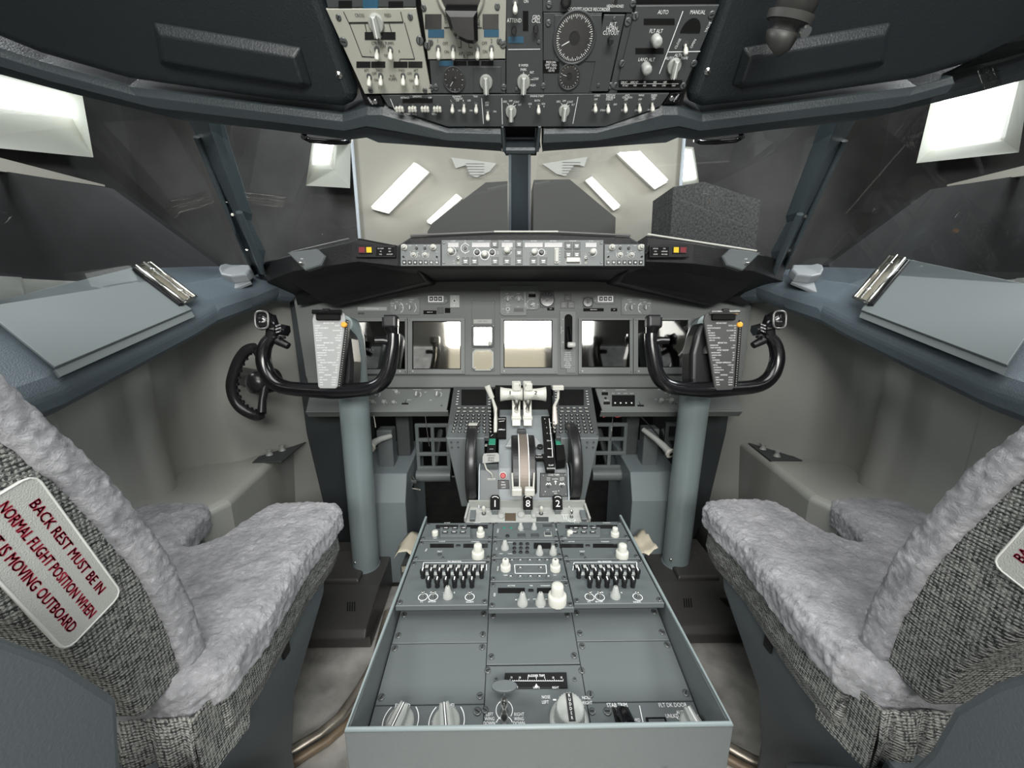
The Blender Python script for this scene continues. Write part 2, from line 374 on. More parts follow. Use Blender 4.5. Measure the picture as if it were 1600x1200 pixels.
# dark floor sheet under the instrument board
S('floor_2', MB().box((0, 1.62, .004), (1.7, .86, .008), FLD))
def side_wall(s, nm):
    plan = [(.80, 1.42), (.812, 1.37), (.828, 1.33), (.87, 1.25), (.915, 1.165), (.945, 1.145), (1.01, 1.13), (1.035, 1.11), (1.035, 1.06), (1.01, 1.02), (.975, .985), (.965, .96), (.97, .93),
            (.985, .915), (1.018, .90), (1.024, .88), (1.024, .81), (1.018, .79), (.985, .775), (.978, .765), (.976, .75), (.976, .69), (.98, .675), (1.03, .655), (1.036, .64), (1.036, .57), (1.03, .555), (.985, .54), (.98, .52), (.99, .43), (.995, .41), (1.02, .395), (1.025, .37), (1.03, .2), (1.03, -.5)]
    zs = [0, .3, .5, .52, .56, .65, .8, .9, 1.0, 1.05]; vs = []; fs = []; n = len(plan)
    for z in zs:
        for x, y in plan:
            k = max(0, .62-z)*.12; base = .985 if y < 1.0 else x
            f = min(1, max(0, (z-.5)/.07)); xx = x-k
            vs.append((s*xx, y, z))
    for i in range(len(zs)-1):
        for j in range(n-1):
            a, b, c, d = i*n+j, i*n+j+1, (i+1)*n+j+1, (i+1)*n+j; fs.append((a, b, c, d) if s > 0 else (d, c, b, a))
    m = MB(); m.add(vs, fs, WALLM, smooth=True)
    o = S(nm, m); so = o.modifiers.new('solid', 'SOLIDIFY'); so.thickness = .02; so.offset = -1
    # moulded console step along the foot of the wall
    pl = [(.80, 1.42), (.825, 1.34), (.812, 1.22), (.798, 1.113), (.765, .912), (.80, .80), (.80, .3), (.80, -.4), (1.03, -.4), (1.05, .9), (1.06, 1.16), (.93, 1.2), (.86, 1.42)]
    c = MB(); c.prism([(s*x, y) for x, y in pl], 0, .502, WALLM, ch=.012); S('trim_%d' % (1 if s < 0 else 2), c, bev=.008, seg=3)
side_wall(-1, 'wall_left'); side_wall(1, 'wall_right')
# sills under the side windows
for s in (-1, 1):
    st = [((.745, 1.315, 1.06), (.86, 1.32, 1.11)), ((.765, 1.25, 1.065), (.90, 1.27, 1.12)), ((.785, 1.15, 1.032), (.93, 1.17, 1.11)), ((.80, 1.02, .998), (.96, 1.05, 1.095)),
          ((.80, .936, .966), (.98, .96, 1.068)), ((.80, .64, .872), (.985, .70, .985)), ((.81, .45, .83), (1.0, .45, .93)), ((.83, .1, .80), (1.03, .1, .88))]
    m = MB(); vs = []; n = 8
    for (a, b) in st:
        a = V(a); b = V(b); t = (b-a)
        ring = [a+t*.06+V((0, 0, .004)), a+V((.0, 0, -.012)), a+V((.004, 0, -.04)), a+V((.02, 0, -.058)), a+V((.09, 0, -.06)), b+V((.03, 0, -.06)), b+V((.03, 0, .0)), a+t*.5+V((0, 0, .004))]
        vs += [(s*p.x, p.y, p.z) for p in ring]
    fs = []
    for i in range(len(st)-1):
        for k in range(n):
            l = (k+1) % n; q = (i*n+k, i*n+l, (i+1)*n+l, (i+1)*n+k); fs.append(q if s > 0 else q[::-1])
    fs += [tuple(range(n)) if s < 0 else tuple(range(n-1, -1, -1)), tuple(range((len(st)-1)*n, len(st)*n))]
    m.add(vs, fs, SILLM); S('trim_%d' % (3 if s < 0 else 4), m, bev=.012, seg=3)
# dark side panels beside the instrument board and firewall behind the pedals
for s in (-1, 1):
    m = MB(); pts = [(s*.80, 1.36, 1.06), (s*.80, 1.38, 0), (s*.66, 1.44, 0), (s*.60, 1.32, .78), (s*.66, 1.33, 1.04)]
    m.quad(pts if s < 0 else pts[::-1], mat('side_panel_dark', (.035, .042, .045), .6), .01); S('trim_%d' % (5 if s < 0 else 6), m)
    S('trim_%d' % (7 if s < 0 else 8), MB().box((s*.82, 1.75, .55), (.03, .72, 1.1), BLKM))
S('wall_front', MB().box((0, 2.1, .55), (1.7, .03, 1.1), BLKM))
# ---- overhead liners and header
def liner(nm, pts, h0, h1, m, ch, bev=0, holes=None): return S(nm, px_prism(OH, pts, h0, h1, m, ch=ch), bev=bev)
LL = [(-900, -330), (440, -330), (470, -120), (505, 0), (556, 150), (552, 163), (534, 171), (410, 158), (200, 128), (60, 88), (-60, 40), (-300, -60), (-900, -200)]
mir = lambda p: [(1632-x, y) for x, y in p]
S('ceiling_left', px_prism(OH, LL, -.055, .012, LIN, ch=.012), M=OH.M, bev=.008, seg=3)
S('ceiling_right', px_prism(OH, mir(LL), -.055, .012, LIN, ch=.012), M=OH.M, bev=.008, seg=3)
# shallow pressed panels standing in the liners
for k, f in ((1, lambda p: p), (2, mir)):
    pk = [(232, 38), (360, 60), (466, 78), (485, 138), (470, 144), (340, 122), (244, 105)]
    m = px_prism(OH, f(pk), .008, .026, LIN, ch=.012); S('trim_%d' % (8+k), m, M=OH.M, bev=.006, seg=3)
HP = [(-900, -150), (-300, -30), (-60, 60), (60, 100), (200, 138), (410, 166), (540, 181), (600, 163), (640, 176), (700, 195), (785, 196), (785, 232), (812, 243), (812, 243), (785, 241), (735, 236), (680, 231), (585, 226), (572, 219), (545, 222), (425, 207), (340, 197), (300, 195), (280, 192), (235, 178), (120, 150), (0, 115), (-300, 20), (-900, -110)]
def band(pts_up, pts_lo, mirror, nm):
    "moulded header strip between two photo-traced lines, swept with a rolled section"
    m = MB(); n = 7; vs = []; fs = []
    for (a, b) in zip(pts_up, pts_lo):
        if mirror: a = (1632-a[0], a[1]); b = (1632-b[0], b[1])
        a3 = OH.o+OH.u*OH.loc(*a)[0]+OH.v*OH.loc(*a)[1]; b3 = OH.o+OH.u*OH.loc(*b)[0]+OH.v*OH.loc(*b)[1]
        n_ = OH.n
        for t, h in ((0, -.05), (0, .0), (.18, .010), (.5, .012), (.62, -.004), (.97, -.006), (1.0, -.05)):
            vs.append(a3.lerp(b3, t)+n_*h)
    k = len(pts_up)
    for i in range(k-1):
        for j in range(n-1):
            q = (i*n+j, i*n+j+1, (i+1)*n+j+1, (i+1)*n+j); fs.append(q[::-1] if mirror else q)
    for i in range(k-1):
        q = (i*n+n-1, i*n, (i+1)*n, (i+1)*n+n-1); fs.append(q[::-1] if mirror else q)
    m.add(vs, fs, HDR); return S(nm, m, bev=.005, seg=3)
UP = [(-600, -60), (-250, 0), (-60, 55), (60, 95), (200, 135), (410, 163), (535, 178), (575, 166), (600, 164), (640, 178), (700, 197), (783, 198), (784, 205)]
LO = [(-620, -70), (-300, 35), (-30, 113), (110, 150), (285, 192), (420, 206), (545, 222), (572, 219), (590, 227), (640, 230), (700, 234), (783, 240), (784, 242)]
band(UP, LO, False, 'trim_11'); band(UP, LO, True, 'trim_12')
# pocket between the two header strips
m = MB(); px_prism(OH, [(783, 198), (843, 198), (838, 243), (790, 243)], -.06, -.045, BLKM, m); px_prism(OH, [(783, 232), (845, 232), (836, 243), (790, 243)], -.05, .006, HDR, m, .004)
px_prism(OH, [(783, 198), (787, 198), (791, 238), (785, 238)], -.05, .01, HDR, m, .002); px_prism(OH, [(841, 198), (846, 198), (842, 238), (836, 238)], -.05, .01, HDR, m, .002)
S('trim_13', m, M=OH.M)
# ---- window posts
POSTM = mat('post_blue_grey', (.12, .15, .17), .4, bump=.3, bscale=400); EDGE = mat('post_seal_pale', (.5, .55, .6), .4)
m = MB(); a = at(812, 236, y=.94); b = at(812, 372, y=1.40)
for dx0, dx1, mm, hh in ((-.030, .030, POSTM, 0),):
    m.quad([(b.x-.034, b.y, b.z), (b.x+.034, b.y, b.z), (a.x+.022, a.y, a.z), (a.x-.022, a.y, a.z)], mm, .03)
for s in (-1, 1):
    m.quad([(b.x+s*.034-.004, b.y-.004, b.z), (b.x+s*.034+.004, b.y-.004, b.z), (a.x+s*.022+.003, a.y-.004, a.z), (a.x+s*.022-.003, a.y-.004, a.z)], EDGE, .006)
S('trim_14', m); S('trim_15', MB().cyl(.005, 0, .004, SIL, Matrix.Translation(at(812, 297, y=1.155)) @ Matrix.Rotation(R(90), 4, 'X')))
for s in (-1, 1):
    A = V((s*.80, 1.215, 1.09)); B = V((s*.715, .93, 1.405)); d = (B-A); m = MB(); u = V((s*.8, .6, 0)).normalized()
    def sec(t, w0, w1, dep): p = A+d*t; return [p-u*w0, p+u*w1, p+u*w1+V((0, dep, 0)), p-u*w0+V((0, dep, 0))]
    prof = [(0, .028, .03, .035), (.12, .026, .026, .03), (.2, .033, .036, .05), (.42, .026, .03, .04), (.47, .035, .036, .05), (.9, .04, .04, .06), (1.05, .055, .06, .06)]
    vs = []; [vs.extend(sec(*q)) for q in prof]
    fs = [tuple([i*4+k, i*4+(k+1) % 4, (i+1)*4+(k+1) % 4, (i+1)*4+k][::-s if s > 0 else 1]) for i in range(len(prof)-1) for k in range(4)]
    PLM = mat('pillar_dark_blue', (.045, .06, .067), .38, bump=.3, bscale=400); m.add(vs, fs, PLM)
    m.tube([A-u*.035+V((0, -.008, 0)), A-u*.036+d*.45+V((0, -.008, 0))], .008, PLM); m.tube([A+u*.03+V((0, -.006, 0)), A+u*.034+d*.9+V((0, -.006, 0))], .007, PLM)
    for t in (.2, .45): m.cyl(.004, 0, .004, SIL, Matrix.Translation(A+d*t+u*.01+V((0, -.004, 0))) @ Matrix.Rotation(R(90), 4, 'X'), seg=10)
    S('trim_%d' % (16 if s < 0 else 17), m, bev=.004)
# ---- window panes
def pane(nm, pts):
    m = MB(); m.quad(pts, GLS); S(nm, m)
for s, n0 in ((-1, 1), (1, 3)):
    q = [(s*.03, 1.41, 1.10), (s*.84, 1.235, 1.06), (s*.74, .945, 1.415), (s*.03, .94, 1.33)]; pane('window_%d' % n0, q if s > 0 else q[::-1])
    q = [(s*.85, 1.23, 1.06), (s*1.0, .62, .95), (s*1.05, .0, .9), (s*1.02, 0., 1.5), (s*.985, .80, 1.46), (s*.76, .94, 1.42)]; pane('window_%d' % (n0+1), q if s > 0 else q[::-1])
# ================================================================== THE HALL OUTSIDE
SKY = emis('skylight_reflection_glow', (.97, 1, 1), 3.5); TUB = emis('lamp_reflection_glow', (1, 1, .97), 5.0)
REV = mat('skylight_reflection_rim', (.55, .56, .51), .7)
S('wall_far', MB().box((0, 3.6, 1.4), (8, .1, 4), HALLD)); S('wall_hall_left', MB().box((-3.25, .6, 1.4), (.1, 7, 4), HALLD)); S('wall_hall_right', MB().box((3.25, .6, 1.4), (.1, 7, 4), HALLD))
S('ceiling_hall', MB().box((0, .6, 3.4), (6.6, 7, .1), HALLD))
S('wall_rear', MB().box((0, -2.6, 1.4), (8, .1, 4), HALLD))
BACKM = mat('rear_partition_beige', (.74, .68, .56), .85)
S('wall_rear_beige', MB().box((-.17, -2.3, 1.6), (1.25, .06, 3.3), BACKM))
# pale board added ahead of the windscreens to carry their reflections
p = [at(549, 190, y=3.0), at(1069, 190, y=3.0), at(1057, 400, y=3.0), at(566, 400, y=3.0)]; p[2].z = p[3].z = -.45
m = MB(); m.quad([p[3], p[2], p[1], p[0]], REFB, .05); o = obj('reflection_board', m); tag(o, 'large pale beige board added for the windscreen reflections', 'board')
m = MB()
for a, b in ((p[0], p[3]), (p[1], p[2])): m.tube([a+V((0, -.02, 0)), b+V((0, -.02, 0))], .012, EDGE)
obj('edge_strip', m, o)
def lamp(quad, label):  # glowing panels imitating lamp reflections in the windscreens
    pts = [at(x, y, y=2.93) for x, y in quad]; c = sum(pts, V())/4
    t = thing('lamp_reflection', label, 'lamp', c, 'lamp reflections built on the pale board'); pts = [q-c for q in pts]
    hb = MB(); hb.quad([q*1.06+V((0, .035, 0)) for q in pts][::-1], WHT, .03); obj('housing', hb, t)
    mb = MB(); mb.quad(pts[::-1], TUB, .02); obj('glow_face', mb, t)
lamp([(647, 254), (667, 268), (606, 330), (580, 323)], 'wide strip lamp reflection glowing left of the centre post, nearest the left pillar')
lamp([(713, 303), (720, 309), (673, 348), (667, 345)], 'thin strip lamp reflection glowing just left of the centre post')
lamp([(968, 238), (1000, 236), (1044, 281), (1025, 292)], 'wide strip lamp reflection glowing at the upper right of the right windscreen')
lamp([(917, 281), (925, 276), (969, 321), (960, 326)], 'thin strip lamp reflection glowing just right of the centre post')
for side, quad in (('left', [(759, 285), (793, 283), (793, 400), (668, 400), (668, 362), (675, 349)]), ('right', [(834, 281), (890, 280), (962, 340), (970, 400), (834, 400)])):  # dark solids stand in for dark parts of the windscreen reflection
    pts = [at(x, y, y=2.6) for x, y in quad]; m = MB(); m.prism([(q.x, q.z if y < 390 else -.45) for q, (x, y) in zip(pts, quad)], 0, .25, mat('reflection_dark', (.07, .07, .065), .7), Matrix(((1, 0, 0, 0), (0, 0, 1, 2.6), (0, 1, 0, 0), (0, 0, 0, 1))))
    tag(obj('dark_reflection', m), 'dark sloping cabinet low in the %s windscreen' % side, 'reflection')
for side, quad in (('left', [(705, 246), (776, 255), (765, 268), (745, 277), (735, 274), (728, 258), (712, 263)]), ('right', [(847, 256), (918, 245), (913, 260), (898, 257), (884, 275), (870, 272)])):  # white sheets stand in for paper-like reflections in the glass
    pts = [at(x, y, y=2.985) for x, y in quad]; m = MB(); m.prism([(q.x, q.z) for q in pts], 0, .004, mat('paper_white', (.5, .5, .46), .8), Matrix(((1, 0, 0, 0), (0, 0, 1, 2.985), (0, 1, 0, 0), (0, 0, 0, 1))))
    o = tag(obj('paper_reflection', m), 'white paper-like reflection at the top of the %s windscreen' % side, 'paper', None)
    c = sum(pts, V())/len(pts); lb = MB()
    for k in range(6): lb.box((c.x+.02, 2.981, c.z+.03-k*.018), (.13, .002, .003), mat('grey_print', (.3, .3, .3), .8))
    obj('lettering', lb, o)
def glare(quad, outer, ax, val, near, label):  # glowing panes imitating roof lights reflected in the windows
    pts = [at(x, y, **{ax: val}) for x, y in quad]; c = sum(pts, V())/4; t = thing('skylight_reflection', label, 'glare', c); pts = [q-c for q in pts]
    out = [at(x, y, **{ax: near})-c for x, y in outer]; mid = [p_.lerp(q, .22) for p_, q in zip(pts, out)]
    m = MB(); m.add(pts, [(0, 1, 2, 3)], SKY); obj('pane', m, t)
    fs = [(k, (k+1) % 4, 4+(k+1) % 4, 4+k) for k in range(4)]
    m = MB(); m.add(pts+mid, fs, WHT); obj('window_frame', m, t); m = MB(); m.add(mid+out, fs, REV); obj('reveal', m, t)
glare([(-70, 105), (104, 150), (112, 184), (-80, 158)], [(-80, 90), (128, 145), (146, 246), (-100, 222)], 'x', -3.19, -2.95, 'bright skylight reflected high in the left side window')
glare([(1474, 152), (1588, 128), (1563, 216), (1461, 231)], [(1455, 158), (1612, 112), (1592, 238), (1432, 255)], 'x', 3.19, 2.95, 'bright skylight reflected high in the right side window')
glare([(493, 222), (522, 224), (515, 257), (489, 257)], [(488, 220), (548, 222), (547, 294), (478, 290)], 'y', 3.54, 3.3, 'small bright skylight reflected in the outer part of the left windscreen')
glare([(1066, 232), (1080, 236), (1088, 278), (1066, 282)], [(1062, 228), (1084, 230), (1093, 290), (1060, 297)], 'y', 3.54, 3.3, 'small bright skylight reflected in the outer part of the right windscreen')
# pale bars standing in for light streaks, dark panels beyond the side windows
for s, lab in ((-1, 'left'), (1, 'right')):
    A = at(816+s*816, 262, x=s*2.6); B = at(816+s*700, 290, x=s*2.9); m = MB(); m.prism([(A.y-.4, A.z+.06), (A.y-.4, A.z-.06), (B.y, B.z-.005), (B.y, B.z+.005)], 0, .05, mat('light_streak_pale', (.55, .53, .47), .8), Matrix(((0, 0, 1, s*2.75), (1, 0, 0, 0), (0, 1, 0, 0), (0, 0, 0, 1))))
    tag(obj('light_streak', m), 'pale tapering light streak below the %s skylight' % lab, 'beam')
    m = MB(); c = at(816+s*560, 330, y=2.3)
    m.prism([(-1.1, -.5), (.1, -.62), (.3, -.3), (-.2, .1), (-1.2, .25)] if s < 0 else [(1.1, -.5), (-.1, -.62), (-.3, -.3), (.2, .1), (1.2, .25)], 0, .06, mat('dark_panel_grey', (.014, .014, .015), .6, var=.4, vscale=3), Matrix.Translation(c) @ Matrix.Rotation(R(90), 4, 'X'))
    tag(obj('dark_panel', m), 'dark grey panel low beyond the %s side window' % lab, 'panel')
pts = [(1052, 292), (1100, 284), (1188, 312), (1186, 340), (1182, 372), (1182, 420), (1052, 420)]; q = [at(x, y, y=2.2) for x, y in pts]
m = MB(); m.prism([(a.x, a.z if y < 400 else -.45) for a, (x, y) in zip(q, pts)], 0, .3, SPK, Matrix(((1, 0, 0, 0), (0, 0, 1, 2.2), (0, 1, 0, 0), (0, 0, 0, 1))), ch=.01)
tag(obj('felt_screen', m), 'dark speckled felt screen beyond the outer right windscreen', 'screen')
# ================================================================== GLARESHIELD
gs = thing('glareshield', 'long black glareshield hood across the top of the instrument board', 'glareshield', (0, 1.05, 1.1))
def hood():
    m = MB(); vs = []; fs = []
    # stations across: (x, y_face, z_top, z_low)
    st = []
    for px, pt, pb, y in ((412, 408, 440, 1.20), (455, 396, 424, 1.13), (548, 374, 410, 1.075), (558, 371, 409, 1.072), (620, 383, 416, 1.062), (641, 369, 418, 1.052), (770, 363, 418, 1.05), (855, 363, 418, 1.05), (985, 369, 418, 1.052), (1008, 383, 416, 1.062), (1012, 367, 409, 1.072), (1085, 377, 412, 1.08), (1182, 394, 424, 1.13), (1228, 406, 440, 1.20)):
        a = at(px, pt, y=y); b = at(px, pb, y=y); st.append((a.x, y, a.z, b.z))
    n = 8
    for x, y, zt, zb in st:
        back = 1.40-abs(x)*.12
        # lower lip slopes forward and down to the board
        vs += [(x, y+.012, zt), (x, y, zt-.006), (x, y, zb), (x, y+.012, zb-.004), (x*.97, y+.11, zb-.008-.03*min(1, max(0, (abs(x)-.3)/.2))), (x*.95, back-.02, zb-.022-.05*min(1, max(0, (abs(x)-.3)/.2))), (x, back+.04, zb), (x, back+.06, zt-.02)]
    for i in range(len(st)-1):
        for k in range(n): l = (k+1) % n; fs.append((i*n+k, i*n+l, (i+1)*n+l, (i+1)*n+k))
    fs += [tuple(range(n-1, -1, -1)), tuple(range((len(st)-1)*n, len(st)*n))]
    m.add(vs, fs, GLR); return m
obj('hood', hood(), gs, Matrix.Translation((0, -1.05, -1.1)), bev=.003)
# deeper black fairings under both ends
for s in (-1, 1):
    m = MB(); f = (lambda x: x) if s < 0 else (lambda x: 1634-x)
    P = [at(f(x), y, y=yy) for x, y, yy in ((455, 398, 1.13), (620, 388, 1.06), (655, 425, 1.08), (668, 441, 1.2), (520, 478, 1.27), (500, 470, 1.25), (452, 440, 1.2))]
    c = [p+V((0, .2, 0)) for p in P]; k = len(P)
    m.add(P+c, [tuple(range(k)) if s < 0 else tuple(range(k-1, -1, -1)), tuple(range(2*k-1, k-1, -1)) if s < 0 else tuple(range(k, 2*k))]+[((i, k+i, k+(i+1) % k, (i+1) % k) if s < 0 else ((i+1) % k, k+(i+1) % k, k+i, i)) for i in range(k)], GLR)
    obj('end_fairing', m, gs, Matrix.Translation((0, -1.05, -1.1)), bev=.006, seg=3)
m = MB(); m.tube([at(641, 368, y=1.07), at(770, 362.5, y=1.07), at(870, 362.5, y=1.07), at(985, 368, y=1.07)], .003, mat('edge_grey', (.12, .12, .12), .3))
m.tube([at(772, 362, y=1.064), at(872, 362, y=1.064)], .0025, WHT); m.tube([at(1012, 366, y=1.07), at(1182, 392, y=1.12)], .0025, WHT); m.tube([at(455, 394, y=1.12), at(545, 373, y=1.07)], .002, mat('edge_grey', (.12, .12, .12), .3)); obj('edge_trim', m, gs, Matrix.Translation((0, -1.05, -1.1)))
# mode control panel
FC = 'flight control panel'
p = Pn('autopilot_panel', 'long grey autopilot panel with many knobs in the middle of the glareshield', FC, MCF, [(690, 375), (943, 375), (943, 415.5), (690, 415.5)], .006, mat('autopilot_grey', (.15, .165, .165), .5))
for x0, x1 in ((700, 716.5), (737.5, 765), (784, 801), (820, 848), (851, 878.5), (915, 932)): p.win(x0, 379.3, x1, 386.3)
for x, y in ((773, 381.5), (811, 381.5), (811, 394.7), (811, 408), (727.5, 408), (741.5, 408), (773.5, 408), (792, 408), (833.5, 408), (849, 408), (888, 384), (901, 384), (888, 397.5), (901, 397.5)): p.btn(x, y, .0185, .0185, BLK, MIPG)
for x, y in ((705, 392), (834, 393), (925, 393), (792, 391)): p.knob(x, y+1.5, .85 if x != 792 else .95, WHT, 1.5); p.ring(x+1, y+1, .0105, .001, 200, 430)
p.ring(757.5, 399, .0115, .0015); p.knob(757.5, 398.5, .8, WHT, 1.5)
for x in (745.5, 769, 846): p.push(x, 394.5, .0055, BLK, .007); p.ring(x, 394.5, .0085, .0013)
p.ring(727.2, 388, .0115, .0012, 30, 330); p.push(727.2, 388, .0045, BLK, .004, rim=KGY)
for x in (714.5, 710, 799): p.push(x, 391.5, .002, BLK, .002)
for x in (716, 915): p.toggle(x, 403, 20, .8, SIL); p.tray(x-2.4, 399, x+2.4, 413, mat('switch_plate_pale', (.3, .31, .28), .5), .001)
m = MB(); m.box((0, 0, .002), (.012, .041, .004), IVO, ch=.001); m.box((0, 0, .006), (.008, .034, .008), WHT, ch=.002)
for k in range(9): m.box((0, -.015+k*.00375, .0102), (.008, .0008, .0006), KGY)
x, y = p.L(869.5, 400); obj('thumb_wheel', m, p.e, Matrix.Translation((x, y, p.th)))
m = MB(); m.box((0, 0, .005), (.036, .012, .01), WHT, ch=.0015); x, y = p.L(895, 407); obj('disengage_bar', m, p.e, Matrix.Translation((x, y, p.th)))
p.line([(884, 405.5), (884, 412.5), (907, 412.5), (907, 405.5)], .0008)
for t, x in (('COURSE', 708), ('IAS/MACH', 751), ('HEADING', 792.5), ('ALTITUDE', 834), ('VERT SPEED', 864), ('COURSE', 923.5)): p.text(t, x, 376.8, .0024, sx=.95)
p.text('A/P ENGAGE', 895, 376.8, .0026); p.text('A/T', 727, 376.5, .0022); p.text('ARM', 727, 379.3, .0022); p.text('OFF', 727, 396.3, .0022)
for t, x, y in (('N1', 727.5, 402), ('SPEED', 741.5, 402), ('C/O', 745.5, 387.8), ('SEL', 810, 375.9), ('OFF', 709, 408), ('F/D', 716, 397.6), ('MA', 710, 411.6), ('DN', 874, 389.5), ('UP', 874, 411.5), ('SPD', 778, 394), ('INTV', 778, 396.5), ('ALT', 853, 393.5), ('INTV', 853, 396.3), ('10', 780, 389), ('30', 804, 389), ('F/D', 915, 397.6)): p.text(t, x, y, .0018)
for k in range(5): p.line([(873, 391.5+k*4.3), (876, 391.5+k*4.3)], .0006)
for x in (693.5, 939.5):
    for y in (379.5, 410): p.scr(x, y, .0035)
p.done()
for s, lab in ((0, 'left'), (1, 'right')):
    f = (lambda x: x) if not s else (lambda x: 1633-x)
    p = Pn('display_control_panel', 'small grey knob panel on the glareshield, %s of the long autopilot panel' % lab, FC, MCF, [(f(626), 381.5), (f(688.5), 381.5), (f(688.5), 415.5), (f(626), 415.5)], .005, mat('autopilot_grey', (.15, .165, .165), .5), group='paired knob panels on the glareshield')
    for x, y in ((632.5, 387), (677.5, 387)): p.dual(f(x), y, .62, WHT)
    for x in (647, 665): p.ring(f(x), 398, .0085, .0008, 150, 390); p.dual(f(x), 398.5, .5, WHT)
    for x in (651, 664): p.push(f(x), 388, .0035, BLK, .004)
    for k in range(7): p.btn(f(632+k*8.45), 410, .010, .010, BLKG, BLK, True)
    for x in (631, 683): p.toggle(f(x), 400, 20, .5, BLK)
    for t, x, y in (('RADIO', 641, 384), ('BARO', 670, 383.8), ('FPV', 651, 384), ('MTRS', 664, 384.2), ('APP', 641, 394), ('VOR', 647, 392), ('MAP', 653, 394.5), ('PLN', 655, 400), ('10', 660, 393), ('20', 665, 391.8), ('40', 671, 394), ('VOR 1', 631, 393.7), ('ADF 1', 631, 405), ('VOR 2', 683, 393.7), ('ADF 2', 683, 405)): p.text(t, f(x), y, .0018)
    p.done()
# black visor strip over the left and right knob panels
WARN = ((0, [('SIX', 0)], 'left'), (1, [], 'right'))
for s, lab in ((0, 'left'), (1, 'right')):
    f = (lambda x: x) if not s else (lambda x: 1633-x); fr = Fr(at(590, 391, y=1.064) if not s else at(1043, 391, y=1.064), (0, .09, .996), (1, -.07, 0) if not s else (1, .07, 0))
    p = Pn('caution_light_unit', 'black box with red and amber caution lights at the %s of the glareshield' % lab, 'warning light', fr, [(f(556), 382.5), (f(618), 382.5), (f(618), 402), (f(556), 402)], .006, BLK)
    p.btn(f(566.5), 391, .0205, .0185, BLK, RED2, False, .004); p.btn(f(577.5), 391, .0175, .0185, BLK, YEL, False, .004)
    p.win(f(588) if not s else f(617), 386, f(617) if not s else f(588), 400, BLKM)
    L = (('FLT CONT', 595, 388.5), ('IRS', 595, 393), ('FUEL', 595, 397.5), ('ELEC', 609, 388.5), ('APU', 609, 393), ('OVHT/DET', 609, 397.5)) if not s else (('ANTI-ICE', 1024, 388.5), ('HYD', 1024, 393), ('DOORS', 1024, 397.5), ('ENG', 1038, 388.5), ('OVERHEAD', 1038, 393), ('AIR COND', 1038, 397.5))
    for t, x, y in L: p.text(t, x, y, .0028)
    p.done()
for s, lab in ((0, 'left'), (1, 'right')):
    f = (lambda x: x) if not s else (lambda x: 1637-x); c = at(f(483), 407, y=1.10)
    t = thing('map_light', 'grey map light block under the %s tip of the glareshield' % lab, 'lamp', c)
    pts = [(452, 396), (498, 390), (512, 402), (505, 416), (480, 424), (470, 414)]; fr = Fr(c, (0, .1, 1)); m = MB()
    q = [fr.loc(f(x), y) for x, y in pts]; m.prism(q, -.01, .012, PEDP, fr.M, ch=.003); m.v = [v-c for v in m.v]; obj('housing', m, t)
    q = fr.loc(f(476), 413); m = MB(); m.lathe([(.006, .012), (.006, .015), (.003, .018), (.0035, .024), (.001, .025)], SIL, fr.M, 14, c=q); m.v = [v-c for v in m.v]; obj('switch', m, t)
    m = MB(); put_text(m, 'MAP', q[0], q[1]+.012, .0125, .003, INK, M=fr.M); m.v = [v-c for v in m.v]; obj('lettering', m, t)
# grab handles over the windscreens
for s, lab in ((0, 'left'), (1, 'right')):
    f = (lambda x: x) if not s else (lambda x: 1634-x); P = [at(f(x), y, y=yy) for x, y, yy in ((476, 208, .90), (474, 214, .93), (484, 219, .945), (515, 222, .945), (540, 222, .945), (547, 219, .93), (546, 214, .90))]; c = P[3].copy()
    m = MB(); m.tube([q-c for q in P], .0055, BLKG, seg=10); o = obj('grab_handle', m); o.location = c; tag(o, 'black grab handle under the header above the %s windscreen' % lab, 'handle')
# ================================================================== OVERHEAD PANEL
CATO = 'overhead panel'
ohf = thing('overhead_frame', 'black frame behind the overhead switch panels', 'frame', OH.M)
obj('backing', px_prism(OH, [(500, -60), (1136, -60), (1122, 0), (1072, 140), (1066, 163), (1040, 172), (948, 200), (697, 200), (600, 172), (570, 163), (562, 140), (512, 0)], -.04, -.006, BLKM), ohf)
TH = .006
p = Pn('fuel_panel', 'pale grey fuel panel with one big selector, left end of the overhead', CATO, OH, [(509, 14), (650, 13), (674, 146), (570, 147)], TH, BEI, .002)
p.sel(588, 36, 0, 1.0, KGY); p.win(570, 50, 593, 62); p.win(595, 50, 618, 62)
p.win(557, 96, 579, 105.5); p.win(580, 96, 602, 105.5); p.win(615, 96, 637, 105.5); p.win(638, 96, 660, 105.5)
for x, y in ((589, 77), (610, 77), (577, 119), (595, 118), (630, 118), (651, 118)): p.toggle(x, y, 30)
for t, x, y in (('CROSS', 562, 24), ('FEED', 606, 24), ('CTR FUEL PUMPS', 598, 67.5), ('OFF', 599, 73), ('L', 579, 80), ('R', 624, 80), ('ON', 604, 87), ('AFT', 573, 110), ('FWD', 593, 110), ('FWD', 628, 110), ('AFT', 650, 110), ('OFF', 585, 115), ('ON', 588, 125), ('OFF', 640, 115), ('ON', 643, 126), ('FUEL', 614, 119), ('PUMPS', 614, 124), ('1', 592, 137), ('2', 646, 136)): p.text(t, x, y, .0042, INKB)
for q in ([(537, 18), (545, 35), (630, 34), (626, 18)], [(546, 36), (566, 88), (587, 89), (588, 94)], [(570, 36), (573, 50)], [(545, 36), (630, 35)], [(608, 36), (612, 50)], [(632, 35), (648, 92), (625, 92), (624, 96)]): p.line(q, .0012, INKB)
for x, y in ((529, 27), (641, 26), (579, 141), (664, 141)): p.scr(x, y, .0045)
for x, y in ((537, 65), (656, 63)): p.scr(x, y, .0065)
p.done()
p = Pn('bus_transfer_panel', 'pale grey electrical panel with a black guarded switch, beside the fuel panel', CATO, OH, [(650, -60), (792, -60), (789.5, 92), (669, 93)], TH, BEI, .002)
